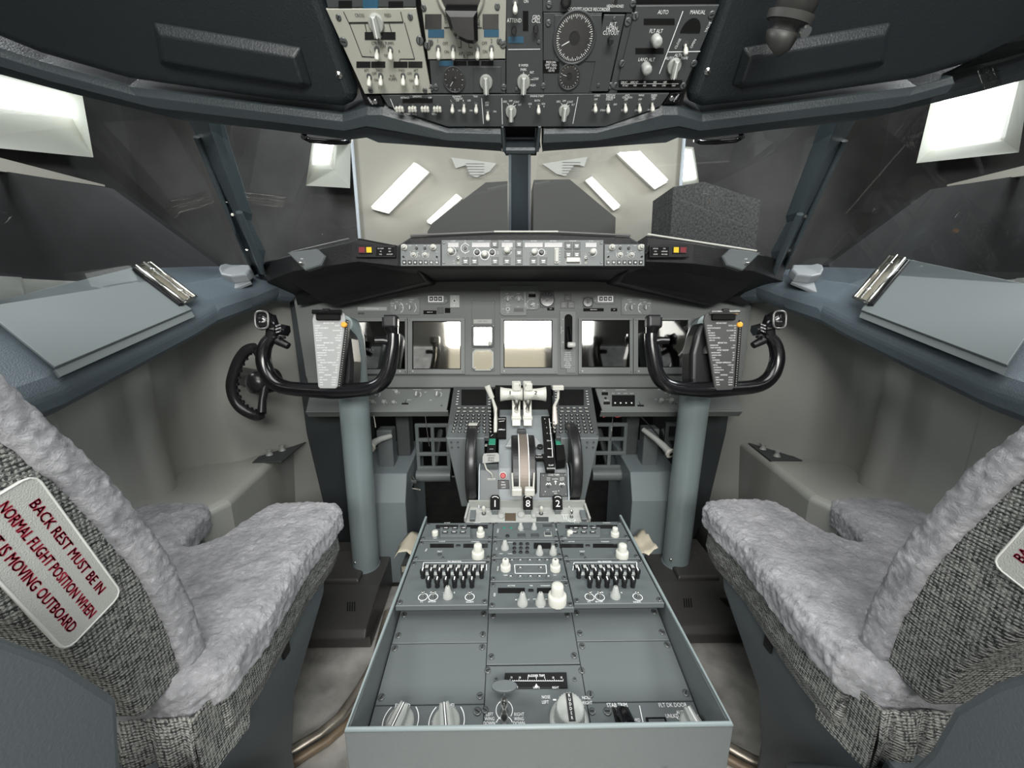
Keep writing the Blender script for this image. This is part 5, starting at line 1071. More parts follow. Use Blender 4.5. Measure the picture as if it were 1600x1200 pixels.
for x, t, r_ in ((625, 'FLOOD', -18), (697, 'PANEL', 14)):
    def bk():
        b = MB(); b.lathe([(.0205, 0), (.0205, .004), (.0185, .006)], GRYL, seg=40)
        b.prism([(-.0065, .017), (.0065, .017), (.0095, .004), (.0105, -.018), (-.0105, -.018), (-.0095, .004)], .005, .024, GRYL, ch=.003)
        b.prism([(-.0021, .0155), (.0021, .0155), (.0023, -.0175), (-.0023, -.0175)], .0236, .0244, INKB); b.prism([(-.0008, .015), (.0008, .015), (.0009, -.0172), (-.0009, -.0172)], .0244, .0248, INK); b.box((0, -.0183, .013), (.0045, .0012, .02), INKB); b.box((0, -.019, .013), (.0017, .0008, .02), INK); return b
    p.put('bar_knob', 'bark', bk, x, 1130, R(r_)); p.text(t, x+4, 1104, .0058); p.ring(x+1, 1128, .026, .0013, -35, 45); p.ring(x+1, 1128, .026, .0013, 135, 215); p.text('OFF', x-18, 1128, .004); p.text('BRT', x+12, 1112, .004)
p.scr(746, 1112, .006); p.done()
p = amod('door_lock_panel', 'grey panel with a black guarded switch and a door knob, rear right', arect('r', 1100, 1160), 'switch panel')
m = MB(); q = [p.L(956, 1106), p.L(976, 1106), p.L(992, 1148), p.L(966, 1148)]; m.prism(q, 0, .002, BLK); a = p.L(968, 1115); b = p.L(981, 1147); m.tube([(a[0], a[1], .004), (a[0]*.6+b[0]*.4, a[1]*.6+b[1]*.4, .02), (b[0], b[1], .022)], [.008, .010, .010], BLKG, seg=8); obj('switch_guard', m, p.e, Matrix.Translation((0, 0, p.th)))
p.text('STAB TRIM', 964, 1102.5, .0055); p.text('OVRD', 993, 1126, .0042); p.line([(999, 1103), (1008, 1146)], .0012); p.text('FLT DK DOOR', 1051, 1102.5, .0055); p.text('AUTO', 1065, 1114, .0048); p.text('UNLKD', 1050, 1119.5, .0048); p.text('DENY', 1085, 1120, .0042)
p.btn(1028, 1136, .030, .022, BLKG, OHG, False, .003); th0 = p.th; p.th += .0034; p.text('LOCK', 1028, 1131, .0035, KGY); p.text('FAIL', 1028, 1137, .0035, KGY); p.th = th0
p.sel(1080, 1134, 12, 1.3, GRYL); p.line([(1057, 1122), (1063, 1126)]); p.line([(1068, 1117), (1069, 1121)]); p.scr(949, 1112, .006); p.done()
# ================================================================== CONTROL COLUMNS
YW_ = .025
def yoke(s):
    lab = 'left' if s < 0 else 'right'
    fr = Fr((s*.5, 1.0, .86), (0, .17, .985)); base = V((s*.53, 1.15, .03)); t = thing('control_column', 'grey control column with black wheel and %s checklist, in front of the %s seat' % ('pale' if s < 0 else 'dark', lab), 'control column', base, 'control columns')
    BT = Matrix.Translation(-base); G = BT @ fr.M
    m = MB(); ox = 0 if s < 0 else .03; m.tube([(s*.53+ox*.5, 1.155, .10), (s*.515+ox*.7, 1.13, .45), (s*.502+ox, 1.11, .78), (s*.498+ox, 1.10, .86), (s*.494+ox, 1.09, .905), (s*.490+ox*.9, 1.07, .935), (s*.488+ox*.8, 1.045, .945)], [.043, .043, .043, .043, .042, .037, .026], COLM, seg=32, upv=(0, 1, 0)); obj('column', m, t, BT)
    m = MB(); m.tube([(s*.532+ox*.5, 1.158, .03), (s*.53+ox*.5, 1.155, .12)], [.060, .045], COLM, seg=32, upv=(0, 1, 0)); obj('collar', m, t, BT)
    for z in (.155, .82): obj('collar_screw', cached('csc', lambda: MB().lathe([(.005, 0), (.003, .003)], SIL, Matrix.Rotation(R(90), 4, 'X'), 10).mesh('collar_screw')), t, BT @ Matrix.Translation((s*.53-.02, 1.115-(.03 if z > .5 else 0), z)))
    m = MB(); m.tube([(s*.503-.0, 1.075, .80), (s*.503, 1.06, .87), (s*.503, 1.03, .90), (s*.503, 1.01, .86)], [.03, .036, .034, .03], BLK, seg=20); obj('hub_elbow', m, t, BT)
    m = MB(); m.prism([(-.030, .085), (.028, .09), (.046, .05), (.052, -.01), (.050, -.06), (.04, -.095), (-.03, -.095), (-.035, .085)] if s < 0 else [(-.022, .092), (.03, .085), (.035, -.095), (-.04, -.095), (-.050, -.06), (-.050, .01), (-.038, .06)], -.05, .006, BLK, ch=.008); obj('hub', m, t, G, bev=.005, seg=3)
    o = -1 if s < 0 else 1        # outboard direction
    # wheel horns and crossbar
    P = [(-.158, .050), (-.172, .030), (-.178, -.005), (-.168, -.042), (-.148, -.066), (-.118, -.079), (-.07, -.084), (0, -.087), (.07, -.085), (.108, -.078), (.132, -.062), (.147, -.035), (.155, .0), (.160, .035), (.161, .062)]
    rr = [.015, .0165, .018, .019, .019, .0185, .019, .022, .0195, .019, .0195, .019, .018, .0165, .016]
    m = MB(); m.tube([(-x*o, y, .012) for x, y in P], rr, BLKG, seg=20, upv=(0, 0, 1), sm=4); wh = obj('control_wheel', m, t, G)
    # outboard switch head
    m = MB(); H = lambda x, y, z: V((-x*o, y, z))
    m.tube([H(-.158, .046, .012), H(-.150, .070, .014)], [.013, .016], BLK, seg=14)
    m.tube([H(-.140, .075, .010), H(-.115, .070, .010)], [.017, .016], BLKG, seg=6); m.tube([H(-.14, .045, .012), H(-.112, .030, .012)], [.012, .009], BLK, seg=12)
    obj('grip_block', m, wh)
    m = MB(); m.tube([H(-.158, .078, .012), H(-.164, .105, .022), H(-.160, .112, .024)], [.022, .025, .019], BLKG, seg=16); obj('trim_switch_housing', m, wh)
    m = MB(); q = [H(-.160+.0165*math.copysign(abs(math.cos(R(a)))**.6, math.cos(R(a))), .094+.022*math.copysign(abs(math.sin(R(a)))**.6, math.sin(R(a))), .042) for a in range(0, 360, 20)]; m.tube(q, .0028, mat('satin_rim', (.14, .14, .135), .28, metal=.5), closed=True, seg=8); m.box(H(-.160, .094, .038), (.016, .012, .008), SIL, ch=.001); m.cyl(.0165, .030, .040, BLKM, Matrix.Translation(H(-.160, .094, 0))); obj('trim_switch', m, wh)
    m = MB(); 
    for k, tt in enumerate(('FLT INT', 'OFF MIC', 'CALL 1')): put_text(m, tt, -(-.128)*o, .082-k*.008, .0275, .0034, INK, rot=-.35*o)
    obj('lettering', m, wh)
    m = MB()
    for k in range(3): m.cyl(.0035, .02, .030, BLKG, Matrix.Translation(H(-.138+k*.011, .052, 0)))
    obj('side_button', m, wh)
    # inboard horn head and trigger
    m = MB(); m.box(H(.155, .092, .016), (.040, .036, .026), BLK, ch=.005); m.tube([H(.160, .060, .012), H(.157, .080, .014)], [.014, .018], BLKG, seg=14); obj('horn_cap', m, wh, bev=.004, seg=3)
    m = MB(); m.tube([H(.157, .040, .012), H(.135, .044, .016), H(.116, .043, .02)], [.011, .0095, .009], BLKG, seg=12); obj('trigger', m, wh)
    # checklist card on the hub
    K = (lambda x: x)
    Q = [(488, 500), (490, 492), (497, 487), (530, 486), (537, 490), (539.5, 498), (527, 604), (524, 607), (500, 607), (497, 604)] if s < 0 else [(1100, 501), (1102, 492), (1110, 487), (1146, 486), (1152, 490), (1154, 500), (1147, 605), (1144, 609), (1120, 610), (1117, 606)]
    cm = CARD if s < 0 else CARDD; h = .034
    m = MB(); m.prism([fr.loc(x, y, h) for x, y in Q], h-.006, h, cm, ch=.001); cc = obj('checklist_card', m, t, G)
    X0, X1 = (488, 540) if s < 0 else (1100, 1154); B0, B1 = (497, 527) if s < 0 else (1117, 1147); mm = MB(); rnd = random.Random(3)
    txt = ['BEFORE START', ('OXYGEN', 'TESTED, 100%'), ('FLIGHT INSTRUMENTS', 'SET'), ('FUEL', 'KGS, PUMPS ON'), ('SEAT BELTS', 'ON'), ('WINDOWS', 'LOCKED'), ('AIR COND & PRESS', 'PACKS, SET'), ('ANTI-ICE', 'AS REQD'), 'BEFORE TAXI', ('GENERATORS', 'ON'), ('START SWITCHES', 'CONT'), 'AFTER TAKEOFF', ('ENGINE BLEEDS', 'ON'), ('LANDING GEAR', 'UP'), ('FLAPS', 'UP'), ('ALTIMETERS', 'SET'), 'DESCENT APPROACH', ('RECALL', 'CHECKED'), ('AUTOBRAKE', 'SET'), ('LANDING DATA', 'SET'), ('BRIEFING', 'DONE'), 'LANDING', ('CABIN', 'SECURE'), ('SPEED BRAKE', 'ARMED'), ('GEAR', 'DOWN'), ('FLAPS', 'GREEN')]
    n = len(txt)
    for k, tt in enumerate(txt):
        y = 505+k*3.85; f_ = (y-500)/105; xl = X0+(B0-X0)*f_+3; xr = X1+(B1-X1)*f_-3; c = .0030
        def pt(tx, x, al):
            a, b = fr.loc(x, y, h); vs, fs = text_mesh(tx); sc_ = c/.7; wd = (max(v.x for v in vs)-min(v.x for v in vs))*sc_*.8; put_text(mm, tx, a+wd/2*al, b, h+.0004, c, INK, sx=.8); return
        if isinstance(tt, str): c = .0036; pt(tt, (xl+xr)/2, 0)
        else: pt(tt[0], xl, 1); pt(tt[1], xr, -1)
    obj('lettering', mm, cc)
    m = MB(); cx = 514 if s < 0 else 1129; a, b = fr.loc(cx, 492, h); m.box((a, b-.004, h+.004), (.060, .020, .010), BLKM, ch=.002); m.tube([(a-.036, b+.006, h+.010), (a+.036, b+.006, h+.010)], .0058, BLKG if s < 0 else SIL, seg=10); m.box((a, b+.009, h+.014), (.018, .009, .006), BLKG, ch=.001); obj('card_clip', m, t, G)
    m = MB(); q = [(541, 499), (545, 501), (533, 610), (527, 609)] if s < 0 else [(1155, 500), (1160, 502), (1152, 613), (1147, 612)]; h2 = h-.004; m.prism([fr.loc(x, y, h2) for x, y in q], h2-.012, h2, BLK)
    for k in range(30):
        f_ = (k+.5)/30; x = q[0][0]*(1-f_)+q[3][0]*f_+2.4; y = 501+107*f_; a, b = fr.loc(x, y, h2); m.box((a, b, h2+.0003), (.0018, .0016, .0006), WHT)
    obj('counter_strip', m, t, G)
    m = MB(); a, b = fr.loc(538 if s < 0 else 1155, 507.5, h); m.lathe([(.0068, h-.002), (.0068, h+.005), (.005, h+.006)], ORG, seg=20, c=(a, b)); obj('orange_button', m, t, G)
    if s > 0:
        m = MB(); q = Fr((s*.47, 1.052, .955), (0, .5, .86)); put_text(m, 'DANGER', 0, 0, .0, .008, INKB, rot=.75, M=BT @ fr.M @ Matrix.Translation((-.048, .09, -.006))); obj('column_lettering', m, t)
    return t
yoke(-1); yoke(1)
# floor covers round the column feet
for s, lab in ((-1, 'left'), (1, 'right')):
    B = V((s*.56+.012, 1.05, 0)); sh = .012 if s > 0 else -.018; t = thing('column_floor_cover', 'black slotted floor cover round the foot of the %s control column' % lab, 'floor cover', B); f = lambda x: x if s < 0 else 1646-x
    FC_ = mat('floor_cover_satin', (.05, .048, .046), .42)
    m = MB(); xs = (.425, .675)
    pr = [(.90, .072), (.915, .09), (1.04, .112), (1.06, .115), (1.29, .115), (1.29, 0), (.94, 0), (.94, .04)]
    n = len(pr); 
    def X(y, a): return s*(a[0]+.02*(y-.86)/.4) , s*(a[1]+.0*(y-.86)/.4)
    vs = [(X(y, xs)[0], y, z) for y, z in pr]+[(X(y, xs)[1], y, z) for y, z in pr]; fs = [tuple(range(n))[::-1], tuple(range(n, 2*n))]+[(i, (i+1) % n, n+(i+1) % n, n+i) for i in range(n)]
    m.add([V(v)+V((sh, 0, 0))-B for v in vs], fs if s > 0 else [q[::-1] for q in fs], FC_); obj('cover', m, t, bev=.004)
    m = MB(); m.prism([(-.068, -.055), (.068, -.055), (.058, .10), (-.058, .10)], 0, .018, FC_, Matrix.Translation(V((s*.572+sh, 1.12, .113))-B), ch=.006); obj('collar_plate', m, t, bev=.003)
    m = MB()
    for g in (-1, 1):
        for k in range(4):
            c = V((s*.56+sh+g*.062+k*.007-.010, .985, .1035)); m.box((0, 0, 0), (.003, .032, .0015), BLKM, Matrix.Translation(c-B) @ Matrix.Rotation(R(8), 4, 'X') @ Matrix.Rotation(g*.35, 4, 'Z'))
    obj('slot', m, t)
# ================================================================== TILLER
c = at(416, 596, y=1.13); t = thing('steering_tiller', 'black half wheel steering tiller on the left side wall', 'steering wheel', c)
TB = mat('tiller_black', (.012, .012, .013), .3)
A = [(399, 543), (386, 547), (374, 562), (366, 582), (362, 602), (366, 622), (376, 637), (390, 646), (402, 650), (409, 648)]
m = MB(); m.tube([at(x, y, y=1.06)-c for x, y in A], [.013]+[.0145]*8+[.012], TB, seg=16, upv=(0, 1, 0), sm=4); rim = obj('rim', m, t)
for q in ([(400, 545), (408, 562), (416, 588)], [(409, 646), (410, 625), (414, 604)]):
    m = MB(); m.tube([at(x, y, y=1.06+.02*i)-c for i, (x, y) in enumerate(q)], [.012, .010, .012], TB, seg=12, upv=(0, 1, 0)); obj('spoke', m, t)
m = MB(); m.lathe([(.036, -.03), (.036, .03), (.028, .045), (.01, .05)], TB, Matrix.Rotation(R(90), 4, 'X') @ Matrix.Rotation(R(-28), 4, 'Y'), 28); m.tube([V((.0, .0, 0)), V((-.12, .08, 0))], .03, TB, seg=20); obj('hub', m, t)
m = MB()
for k in range(13):
    a = V(at(*A[1], y=1.048)-c).lerp(V(at(*A[8], y=1.048)-c), k/12); f_ = (k/12)*7; i = min(6, int(f_)); p0 = at(*A[1+i], y=1.055)-c; p1 = at(*A[2+i], y=1.055)-c; q = p0.lerp(p1, f_-i); q += (V((.03, 0, 0))-q).normalized()*.0125; m.box(q, (.007, .012, .009), TB, ch=.002)
obj('finger_grip', m, t)
for x, y, lab in ((397, 622, 'left'), (437, 613, 'right')):
    q = at(x, y, y=1.27); o = obj('wall_screw', MB().lathe([(.006, 0), (.004, .004)], SIL, Matrix.Rotation(R(90), 4, 'X'), 12)); o.location = q; tag(o, 'chrome screw on the left side wall by the tiller, %s of two' % lab, 'screw')
# ================================================================== FOOTWELL
for s, lab in ((-1, 'left'), (1, 'right')):
    B = V((s*.475, 1.25, 0)); t = thing('footwell_box', 'grey box and pedal bracket in the %s footwell' % lab, 'footwell box', B)
    m = MB(); xs = (s*.395-B.x, s*.565-B.x) if s > 0 else (-.565-B.x, -.395-B.x)
    slab(xs[0], xs[1], [(y-B.y, z) for y, z in ((1.20, 0), (1.20, .325), (1.24, .415), (1.42, .44), (1.5, .44), (1.5, 0))], mat('footwell_grey', (.16, .19, .2), .45), m); obj('housing', m, t, bev=.004)
    m = MB(); m.box((s*.005, .06, .485), (.055, .05, .15), PEDP); obj('bracket', m, t, bev=.004)
    m = MB(); m.box((-s*.04, .14, .53), (.05, .06, .2), OHG); obj('rear_bracket', m, t, bev=.004)
    cr = thing('pedal_crank', 'pale pedal adjustment crank in the %s footwell' % lab, 'crank', B+V((s*.0, .03, .54)), 'pedal cranks'); 
    if s < 0: P = [V((.02, .0, .0)), V((-.006, -.03, .0)), V((-.022, -.045, -.005)), V((-.026, -.075, -.012))]
    else: P = [V((-.03, 0, .02)), V((.0, -.05, -.0)), V((.02, -.075, -.018)), V((.028, -.10, -.028))]
    m = MB(); m.tube(P, [.009, .010, .012, .0125], GRYL, seg=14); obj('arm', m, cr)
    e = P[-1]; d = (P[-1]-P[-2]).normalized(); m = MB(); m.tube([e-d*.002, e+d*.006], [.017, .017], WHT, seg=20); m.tube([e+d*.004, e+d*.0075], .007, BLK, seg=14); obj('grip', m, cr)
def pedal(cx, lab):
    B = V((cx, 1.36, .30)); t = thing('rudder_pedal', lab, 'pedal', B, 'rudder pedals'); w_, hh = .13, .185; m = MB(); z0 = .075
    PM = mat('pedal_grey', (.12, .14, .14), .4)
    for k in range(3): m.box((-w_/2+.007+k*(w_-.014)/2, 0, z0+hh/2), (.014, .014, hh), PM, ch=.002)
    for k in range(4): m.box((0, -.001, z0+.008+k*(hh-.014)/3), (w_, .013, .014), PM, ch=.002)
    obj('plate', m, t, bev=.002)
    m = MB(); m.tube([(-w_/2, -.01, .055), (w_/2, -.01, .055)], .024, PM, seg=20); obj('heel_bar', m, t)
    m = MB(); m.tube([(0, .01, z0+.02), (0, .16, z0+.1)], .012, SCR, seg=10); m.tube([(-w_/2-.02, .0, .03), (-w_/2-.02, .08, .0)], .008, SIL, seg=8); obj('arm', m, t)
pedal(at(677, 700, y=1.36).x, 'grid pattern rudder pedal between the left foot box and the quadrant'); pedal(at(952, 700, y=1.36).x, 'grid pattern rudder pedal between the quadrant and the right foot box')
pedal(at(1052, 690, y=1.40).x+.01, 'grid pattern rudder pedal just left of the right control column')
for i, (pts, m_, lab) in enumerate((([(583, 644), (585, 655), (587, 668)], WHT, 'short white wire hanging below the left knob panel'), ([(664, 645), (667, 670), (671, 697)], SIL, 'thin bare wire hanging before the left pedal'), ([(942, 652), (955, 648), (964, 652), (978, 649)], mat('wire_red', (.3, .03, .03), .5), 'red wire looped below the right knob panel'), ([(957, 645), (957, 665), (954, 688)], SIL, 'thin bare wire hanging before the right pedal'), ([(996, 645), (1015, 665), (1030, 682)], BLK, 'black cable running to the right pedal crank'))):
    P = [at(x, y, y=1.22) for x, y in pts]; c = P[0]; m = MB(); m.tube([p_-c for p_ in P], .0016 if i != 4 else .0025, m_, seg=6); o = obj('wire', m); o.location = c; tag(o, lab, 'wire')
for s, lab, q in ((-1, 'left', (642, 750)), (1, 'right', (985, 745))):
    c = at(q[0], q[1], y=1.3); t = thing('hydraulic_fitting', 'small metal pipe fitting low in the %s footwell' % lab, 'pipe fitting', c); m = MB(); m.tube([(0, 0, .02), (.01, 0, 0), (.004, 0, -.03)], .006, SIL, seg=8); m.box((.012, 0, -.004), (.022, .016, .010), SCR, ch=.002); m.tube([(-.01, .0, -.03), (.03, .01, -.045)], .004, SIL, seg=8); obj('pipe', m, t)
    c = at(641 if s < 0 else 1000, 857, y=1.08); rnd = random.Random(5+s); m = MB(); vs = []
    for i in range(7):
        for j in range(7): vs.append((-.042+.014*i, -.06+.02*j+.005*rnd.random(), .02+.03*math.sin(i*1.1+s)*.4+.012*rnd.random()-j*.002))
    m.add(vs, [(i*7+j, (i+1)*7+j, (i+1)*7+j+1, i*7+j+1) for i in range(6) for j in range(6)], CREAM, smooth=True); o = obj('paper_sheet', m); o.modifiers.new('s', 'SOLIDIFY').thickness = .002; o.location = (c.x, 1.10, .215); tag(o, 'crumpled cream paper beside the pedestal, on the %s' % lab, 'paper')
    st = MB(); st.box((s*.31, 1.10, .11), (.12, .16, .20), OHG); st.box((s*.30, 1.02, .205), (.13, .006, .02), SIL); o = obj('storage_box', st); tag(o, 'dark box under the crumpled cream paper %s of the pedestal' % lab, 'box')
# seat rail on the floor
for s, lab, pts in ((-1, 'left', [(606, 955), (597, 990), (587, 1030), (562, 1075), (530, 1120), (500, 1145), (470, 1163), (440, 1182), (400, 1200)]), (1, 'right', [(1098, 1130), (1120, 1155), (1150, 1172), (1180, 1188), (1215, 1200), (1260, 1215)])):
    m = MB(); P = [at(x, y, z=.02) for x, y in pts]; m.tube(P, .012, mat('rail_metal', (.42, .38, .32), .35, metal=.7, var=.35, vscale=25), seg=8, flat=.5); m.tube([p_+V((s*-.022, -.012, -.008)) for p_ in P], .010, mat('rail_brown', (.16, .12, .08), .5, metal=.3, var=.4, vscale=20), seg=8); tag(obj('seat_rail', m), 'curved steel seat rail on the floor, %s of the pedestal' % lab, 'rail')
# ================================================================== SIDE LEDGES
for s, lab in ((-1, 'left'), (1, 'right')):
    P1, P2, P3 = (at(213, 424, x=-.95), at(300, 490, x=-.8), at(87, 583, x=-.8)) if s < 0 else (at(1412, 411, x=.95), at(1345, 491, x=.80), at(1572, 580, x=.80))
    P4 = P1+(P3-P2); c = P2.copy(); up_ = V((0, 0, 1)); t = thing('chart_board', 'grey hinged chart board with a chrome clip on the %s window ledge' % lab, 'clipboard', c, 'chart boards')
    q = [p_-c+V((-s*.0, 0, .006)) for p_ in (P1, P2, P3, P4)]; m = MB(); m.quad(q if s < 0 else q[::-1], BRDM, .006); obj('board', m, t, bev=.001)
    e = (q[2]-q[1]).normalized(); side = (q[1]-q[0]).normalized(); nn = e.cross(side)*(1 if s < 0 else -1); nn = nn if nn.z > 0 else -nn
    a, b = q[1], q[2]; m = MB(); m.quad([a, b, b+side*.012-nn*.008, a+side*.012-nn*.008][::(1 if s < 0 else -1)], BRDM, .004); obj('fold', m, t); m = MB(); m.quad([q[0]-side*.004, q[3]-side*.004, q[3]+nn*.004, q[0]+nn*.004], mat('board_edge_pale', (.6, .62, .62), .3, metal=.5), .002); obj('rear_edge', m, t)
    # clip
    a = q[0]+side*.012-e*.012; b = q[1]-side*.02-e*.012; m = MB(); w_ = e*.020
    m.quad([a-w_, b-w_, b+w_, a+w_][::(1 if s > 0 else -1)], mat('clip_base', (.35, .33, .27), .35, metal=.5), -.004)
    ck = obj('clip_plate', m, t, Matrix.Translation(nn*.010))
    m = MB(); m.tube([a-w_+nn*.012, b-w_+nn*.012, b+w_+nn*.012, a+w_+nn*.012], .004, SIL, closed=True, seg=8); m.tube([a+w_*1.35+nn*.004, b+w_*1.35+nn*.004], .006, BLKG, seg=8); m.tube([a+nn*.017, b+nn*.017], .0035, SIL, seg=8); obj('clip_frame', m, ck, Matrix.Translation(-nn*.004))
    for k in (.2, .8): obj('clip_rivet', MB().lathe([(.006, 0), (.006, .003), (.003, .004)], SIL, seg=14), ck, Matrix.Translation(a.lerp(b, k)+nn*.012))
    # window crank
    f = (lambda x: x) if s < 0 else (lambda x: 1629-x); B = at(f(355), 446, x=s*.865); B.z += 0.0
    t = thing('window_latch', 'grey latch block on a screwed plate on the %s window ledge' % lab, 'latch', B); LG = mat('latch_grey', (.17, .185, .195), .5)
    fr = Fr(B, (0, .86, .5), (1, 0, 0)); 
    Q = [fr.loc(f(x), y, .012) for x, y in ((322, 434), (332, 458), (352, 457), (392, 440), (386, 428), (350, 430))]; m = MB(); m.prism(Q, 0.004, .012, LG, Matrix.Translation(-B) @ fr.M, ch=.002); obj('plate', m, t)
    Q = [fr.loc(f(x), y, .036) for x, y in ((341, 420), (343, 414), (352, 411), (362, 413), (372, 413), (390, 413), (392, 420), (384, 428), (360, 431), (345, 428))]; m = MB(); m.prism(Q, .012, .036, LG, Matrix.Translation(-B) @ fr.M, ch=.003); obj('handle', m, t, bev=.002)
    for x, y in ((341, 444), (345, 438)):
        qq = fr.loc(f(x), y, .012); obj('plate_screw', MB().cyl(.0028, .012, .0135, BLK, Matrix.Translation(-B) @ fr.M, 10, qq), t)
    # small switch plate on the console step
    Q = [(394, 722), (404, 713), (430, 705), (458, 697), (478, 690), (440, 721)] if s < 0 else [(1169, 692), (1195, 691), (1218, 703), (1254, 719), (1204, 719)]
    P = [at(x, y, z=.506) for x, y in Q]; c = sum(P, V())/len(P); t = thing('console_plate', 'dark plate with two pale knobs on the %s console step' % lab, 'switch plate', (c.x, c.y, .502)); m = MB(); m.prism([(p_.x-c.x, p_.y-c.y) for p_ in P], 0, .004, OHG, ch=.001); obj('plate', m, t)
    for x, y in (((421, 709), (441, 702)) if s < 0 else ((1192, 700), (1214, 711))):
        q = at(x, y, z=.51); obj('knob', MB().lathe([(.011, 0), (.009, .004), (.006, .012), (.009, .016), (.009, .020)], GRYL, seg=20), t, Matrix.Translation((q.x-c.x, q.y-c.y, .004)))
    # pleat cable holes omitted: plain wall
# ================================================================== SEATS
def subdivide_wool(o, vox=.0033, st=.007, size=.018):
    r = o.modifiers.new('remesh', 'REMESH'); r.mode = 'VOXEL'; r.voxel_size = vox; r.use_smooth_shade = True
    s_ = o.modifiers.new('smooth', 'SMOOTH'); s_.iterations = 6; s_.factor = .6
    for nm, sz, k in (('tufts', size, st), ('curl', size*.45, st*.7)):
        tx = bpy.data.textures.get(nm+str(size)) or bpy.data.textures.new(nm+str(size), 'CLOUDS'); tx.noise_scale = sz; tx.noise_depth = 2
        d = o.modifiers.new('displace', 'DISPLACE'); d.texture = tx; d.strength = k; d.mid_level = .55; d.texture_coords = 'LOCAL'
def seat(s):
    lab = 'left' if s < 0 else 'right'
    B = V((s*.72, .55, 0)); t = thing('pilot_seat', 'grey %s pilot seat with sheepskin cushion and tweed backrest' % lab, 'seat', B, 'pilot seats'); BT = Matrix.Translation(-B)
    def f(p): return [(s*x, y) for x, y in p]
    out = [(.452, .70), (.447, .80), (.452, .86), (.472, .885), (.56, .892), (.625, .885), (.648, .865), (.658, .80), (.668, .745), (.695, .71), (.725, .715), (.752, .77), (.772, .85), (.795, .885), (.87, .892), (.945, .885), (.972, .86), (.972, .42), (.945, .385), (.60, .385), (.56, .39), (.47, .405), (.433, .44), (.432, .52), (.44, .60)]
    m = MB(); m.prism(f(out), .452, .512, WOOL, ch=.014); o = obj('seat_cushion', m, t, BT, label='grey sheepskin seat cushion'); subdivide_wool(o)
    ins = [(x+(.014 if x < .6 else (-.014 if x > .9 else (.014 if .7 < x < .79 else (-.014 if .64 < x <= .7 else 0)))), y-(.018 if y > .8 else (.012 if .7 < y < .8 and .66 < x < .77 else 0))+(.018 if y < .43 else 0)) for x, y in out]
    m = MB(); n = len(ins); vs = []
    for z, g in ((.470, 0), (.44, .002), (.40, .004), (.365, -.006)): vs += [(s*(x+(-g if x < .6 else g if x > .9 else 0)), y+(g if y > .8 else -g if y < .43 else 0), z) for x, y in ins]
    fs = [tuple(range(n)), tuple(range(4*n-1, 3*n-1, -1))]+[(k*n+i, (k+1)*n+i, (k+1)*n+(i+1) % n, k*n+(i+1) % n) for k in range(3) for i in range(n)]
    m.add(vs, fs if s > 0 else [q[::-1] for q in fs], TWD); obj('cushion_skirt', m, t, BT, bev=.006)
    # hanging rear cloth
    m = MB(); vs = []; k_ = 26
    for i in range(k_):
        x = .455+i*.0145; wv = .006*math.sin(i*1.9)
        vs += [(s*x, .395+wv*.3, .47), (s*(x+.002), .39+wv, .42), (s*(x+.003), .392+wv*1.5, .365+.006*math.sin(i))]
    m.add(vs, [(i*3+j, (i+1)*3+j, (i+1)*3+j+1, i*3+j+1) for i in range(k_-1) for j in range(2)], TWD, smooth=True); m.add([(s*.452, .50, .46), (s*.448, .47, .355), (s*.455, .395, .365), (s*.455, .395, .47)], [(0, 1, 2, 3)], TWD); o = obj('rear_cloth', m, t, BT); so = o.modifiers.new('s', 'SOLIDIFY'); so.thickness = .004
    # base pan
    m = MB(); pr = [(.80, .385), (.78, .33), (.63, .22), (.60, .12), (.60, 0), (.25, 0), (.25, .40)]
    slab(min(s*.475, s*.98), max(s*.475, s*.98), pr, SHELL, m); obj('seat_base', m, t, BT, bev=.01, seg=3)
    m = MB(); m.box((s*.472, .615, .345), (.004, .02, .028), BLK); obj('latch_slot', m, t, BT)
    # rear side shell
    m = MB(); pr = [(.36, .40), (.322, .45), (.306, .53), (.318, .605), (.285, .69), (.252, .752), (.19, .83), (.0, .88), (-.25, .88), (-.25, .0), (.50, .0), (.50, .22)] if s < 0 else [(.37, .40), (.345, .44), (.33, .50), (.322, .57), (.30, .63), (.27, .69), (.20, .78), (.0, .84), (-.25, .84), (-.25, .0), (.50, .0), (.50, .22)]
    slab(min(s*.440, s*.470), max(s*.440, s*.470), pr, SHELL, m); obj('side_shell', m, t, BT, bev=.008, seg=3)
    # backrest: tweed core and sheepskin front
    Fp = [(.47, .50), (.464, .58), (.447, .67), (.435, .71), (.397, .815), (.365, .875), (.34, .925), (.29, 1.03), (.27, 1.10)]
    Rp = [(.15, 1.08), (.17, 1.0), (.20, .90), (.25, .80), (.31, .69), (.355, .58), (.375, .50)]
    core = [(y-.034, z) for y, z in Fp]+Rp
    m = MB(); slab(min(s*.488, s*.965), max(s*.488, s*.965), core, TWD, m); obj('backrest', m, t, BT, bev=.010, seg=3)
    wl = Fp+[(y-.042, z) for y, z in Fp[::-1]]
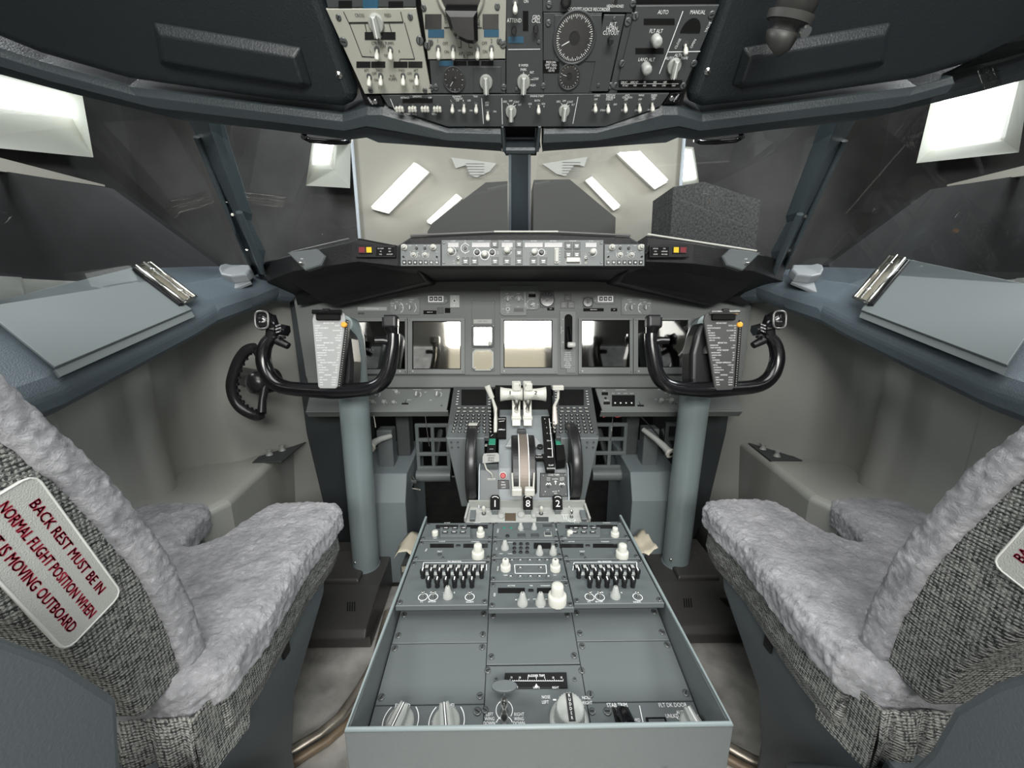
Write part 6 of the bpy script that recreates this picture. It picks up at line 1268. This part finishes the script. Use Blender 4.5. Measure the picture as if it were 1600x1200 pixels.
    m = MB(); slab(min(s*.478, s*.97), max(s*.478, s*.97), wl, WOOL, m); o = obj('sheepskin_cover', m, t, BT, bev=.012, seg=3, label='grey sheepskin on the front of the backrest'); subdivide_wool(o, .0033, .004, .012)
    # sewn warning patch
    xp = s*.4865
    if s < 0: a = at(50, 740, x=xp); u = at(187, 927, x=xp)-a; L_ = u.length
    else: a = at(1553, 880, x=xp); u = at(1600, 828, x=xp)-a; L_ = .175
    u.normalize(); v = (V((1, 0, 0)) if s < 0 else V((-1, 0, 0))).cross(u); H_ = .062
    fr = Fr(a, v, u) 
    y0 = -H_ if s < 0 else -H_
    if s > 0: y0 = -H_
    if s > 0: y0 = -H_+.0
    m = MB(); r_ = .010; x0, x1, ya, yb = 0, L_, y0, 0
    pl = []
    for cx_, cy_, a0 in ((x1-r_, yb-r_, 0), (x0+r_, yb-r_, 90), (x0+r_, ya+r_, 180), (x1-r_, ya+r_, 270)):
        for k in range(0, 91, 30): pl.append((cx_+r_*math.cos(R(a0+k)), cy_+r_*math.sin(R(a0+k))))
    G = BT @ fr.M; m.prism(pl, -.002, .0028, mat('patch_grey', (.42, .43, .4), .85, bump=.5, bscale=700), ch=.001); pt = obj('warning_patch', m, t, G, label='pale patch with red stitched words')
    m = MB(); m.tube([(x, y, .0024) for x, y in pl], .0012, mat('patch_border', (.55, .56, .53), .9), closed=True, seg=6); obj('stitched_border', m, pt)
    m = MB(); RT = mat('red_thread', (.42, .03, .06), .8)
    for k, tt in enumerate(('BACK REST MUST BE IN', 'NORMAL FLIGHT POSITION WHEN', 'SEAT IS MOVING OUTBOARD')): 
        vs, _ = text_mesh(tt); wd = max(q.x for q in vs)-min(q.x for q in vs); cap = .0088; tw = (.130, .158, .148)[k]; sx = tw/(wd*cap/.7)
        for dx, dy in ((0, 0), (.0006, .0004), (-.0005, .0003)): put_text(m, tt, L_/2+dx, (ya+yb)/2+.0175-k*.0175+dy, .0032, cap, RT, sx=sx)
    obj('lettering', m, pt)
seat(-1); seat(1)
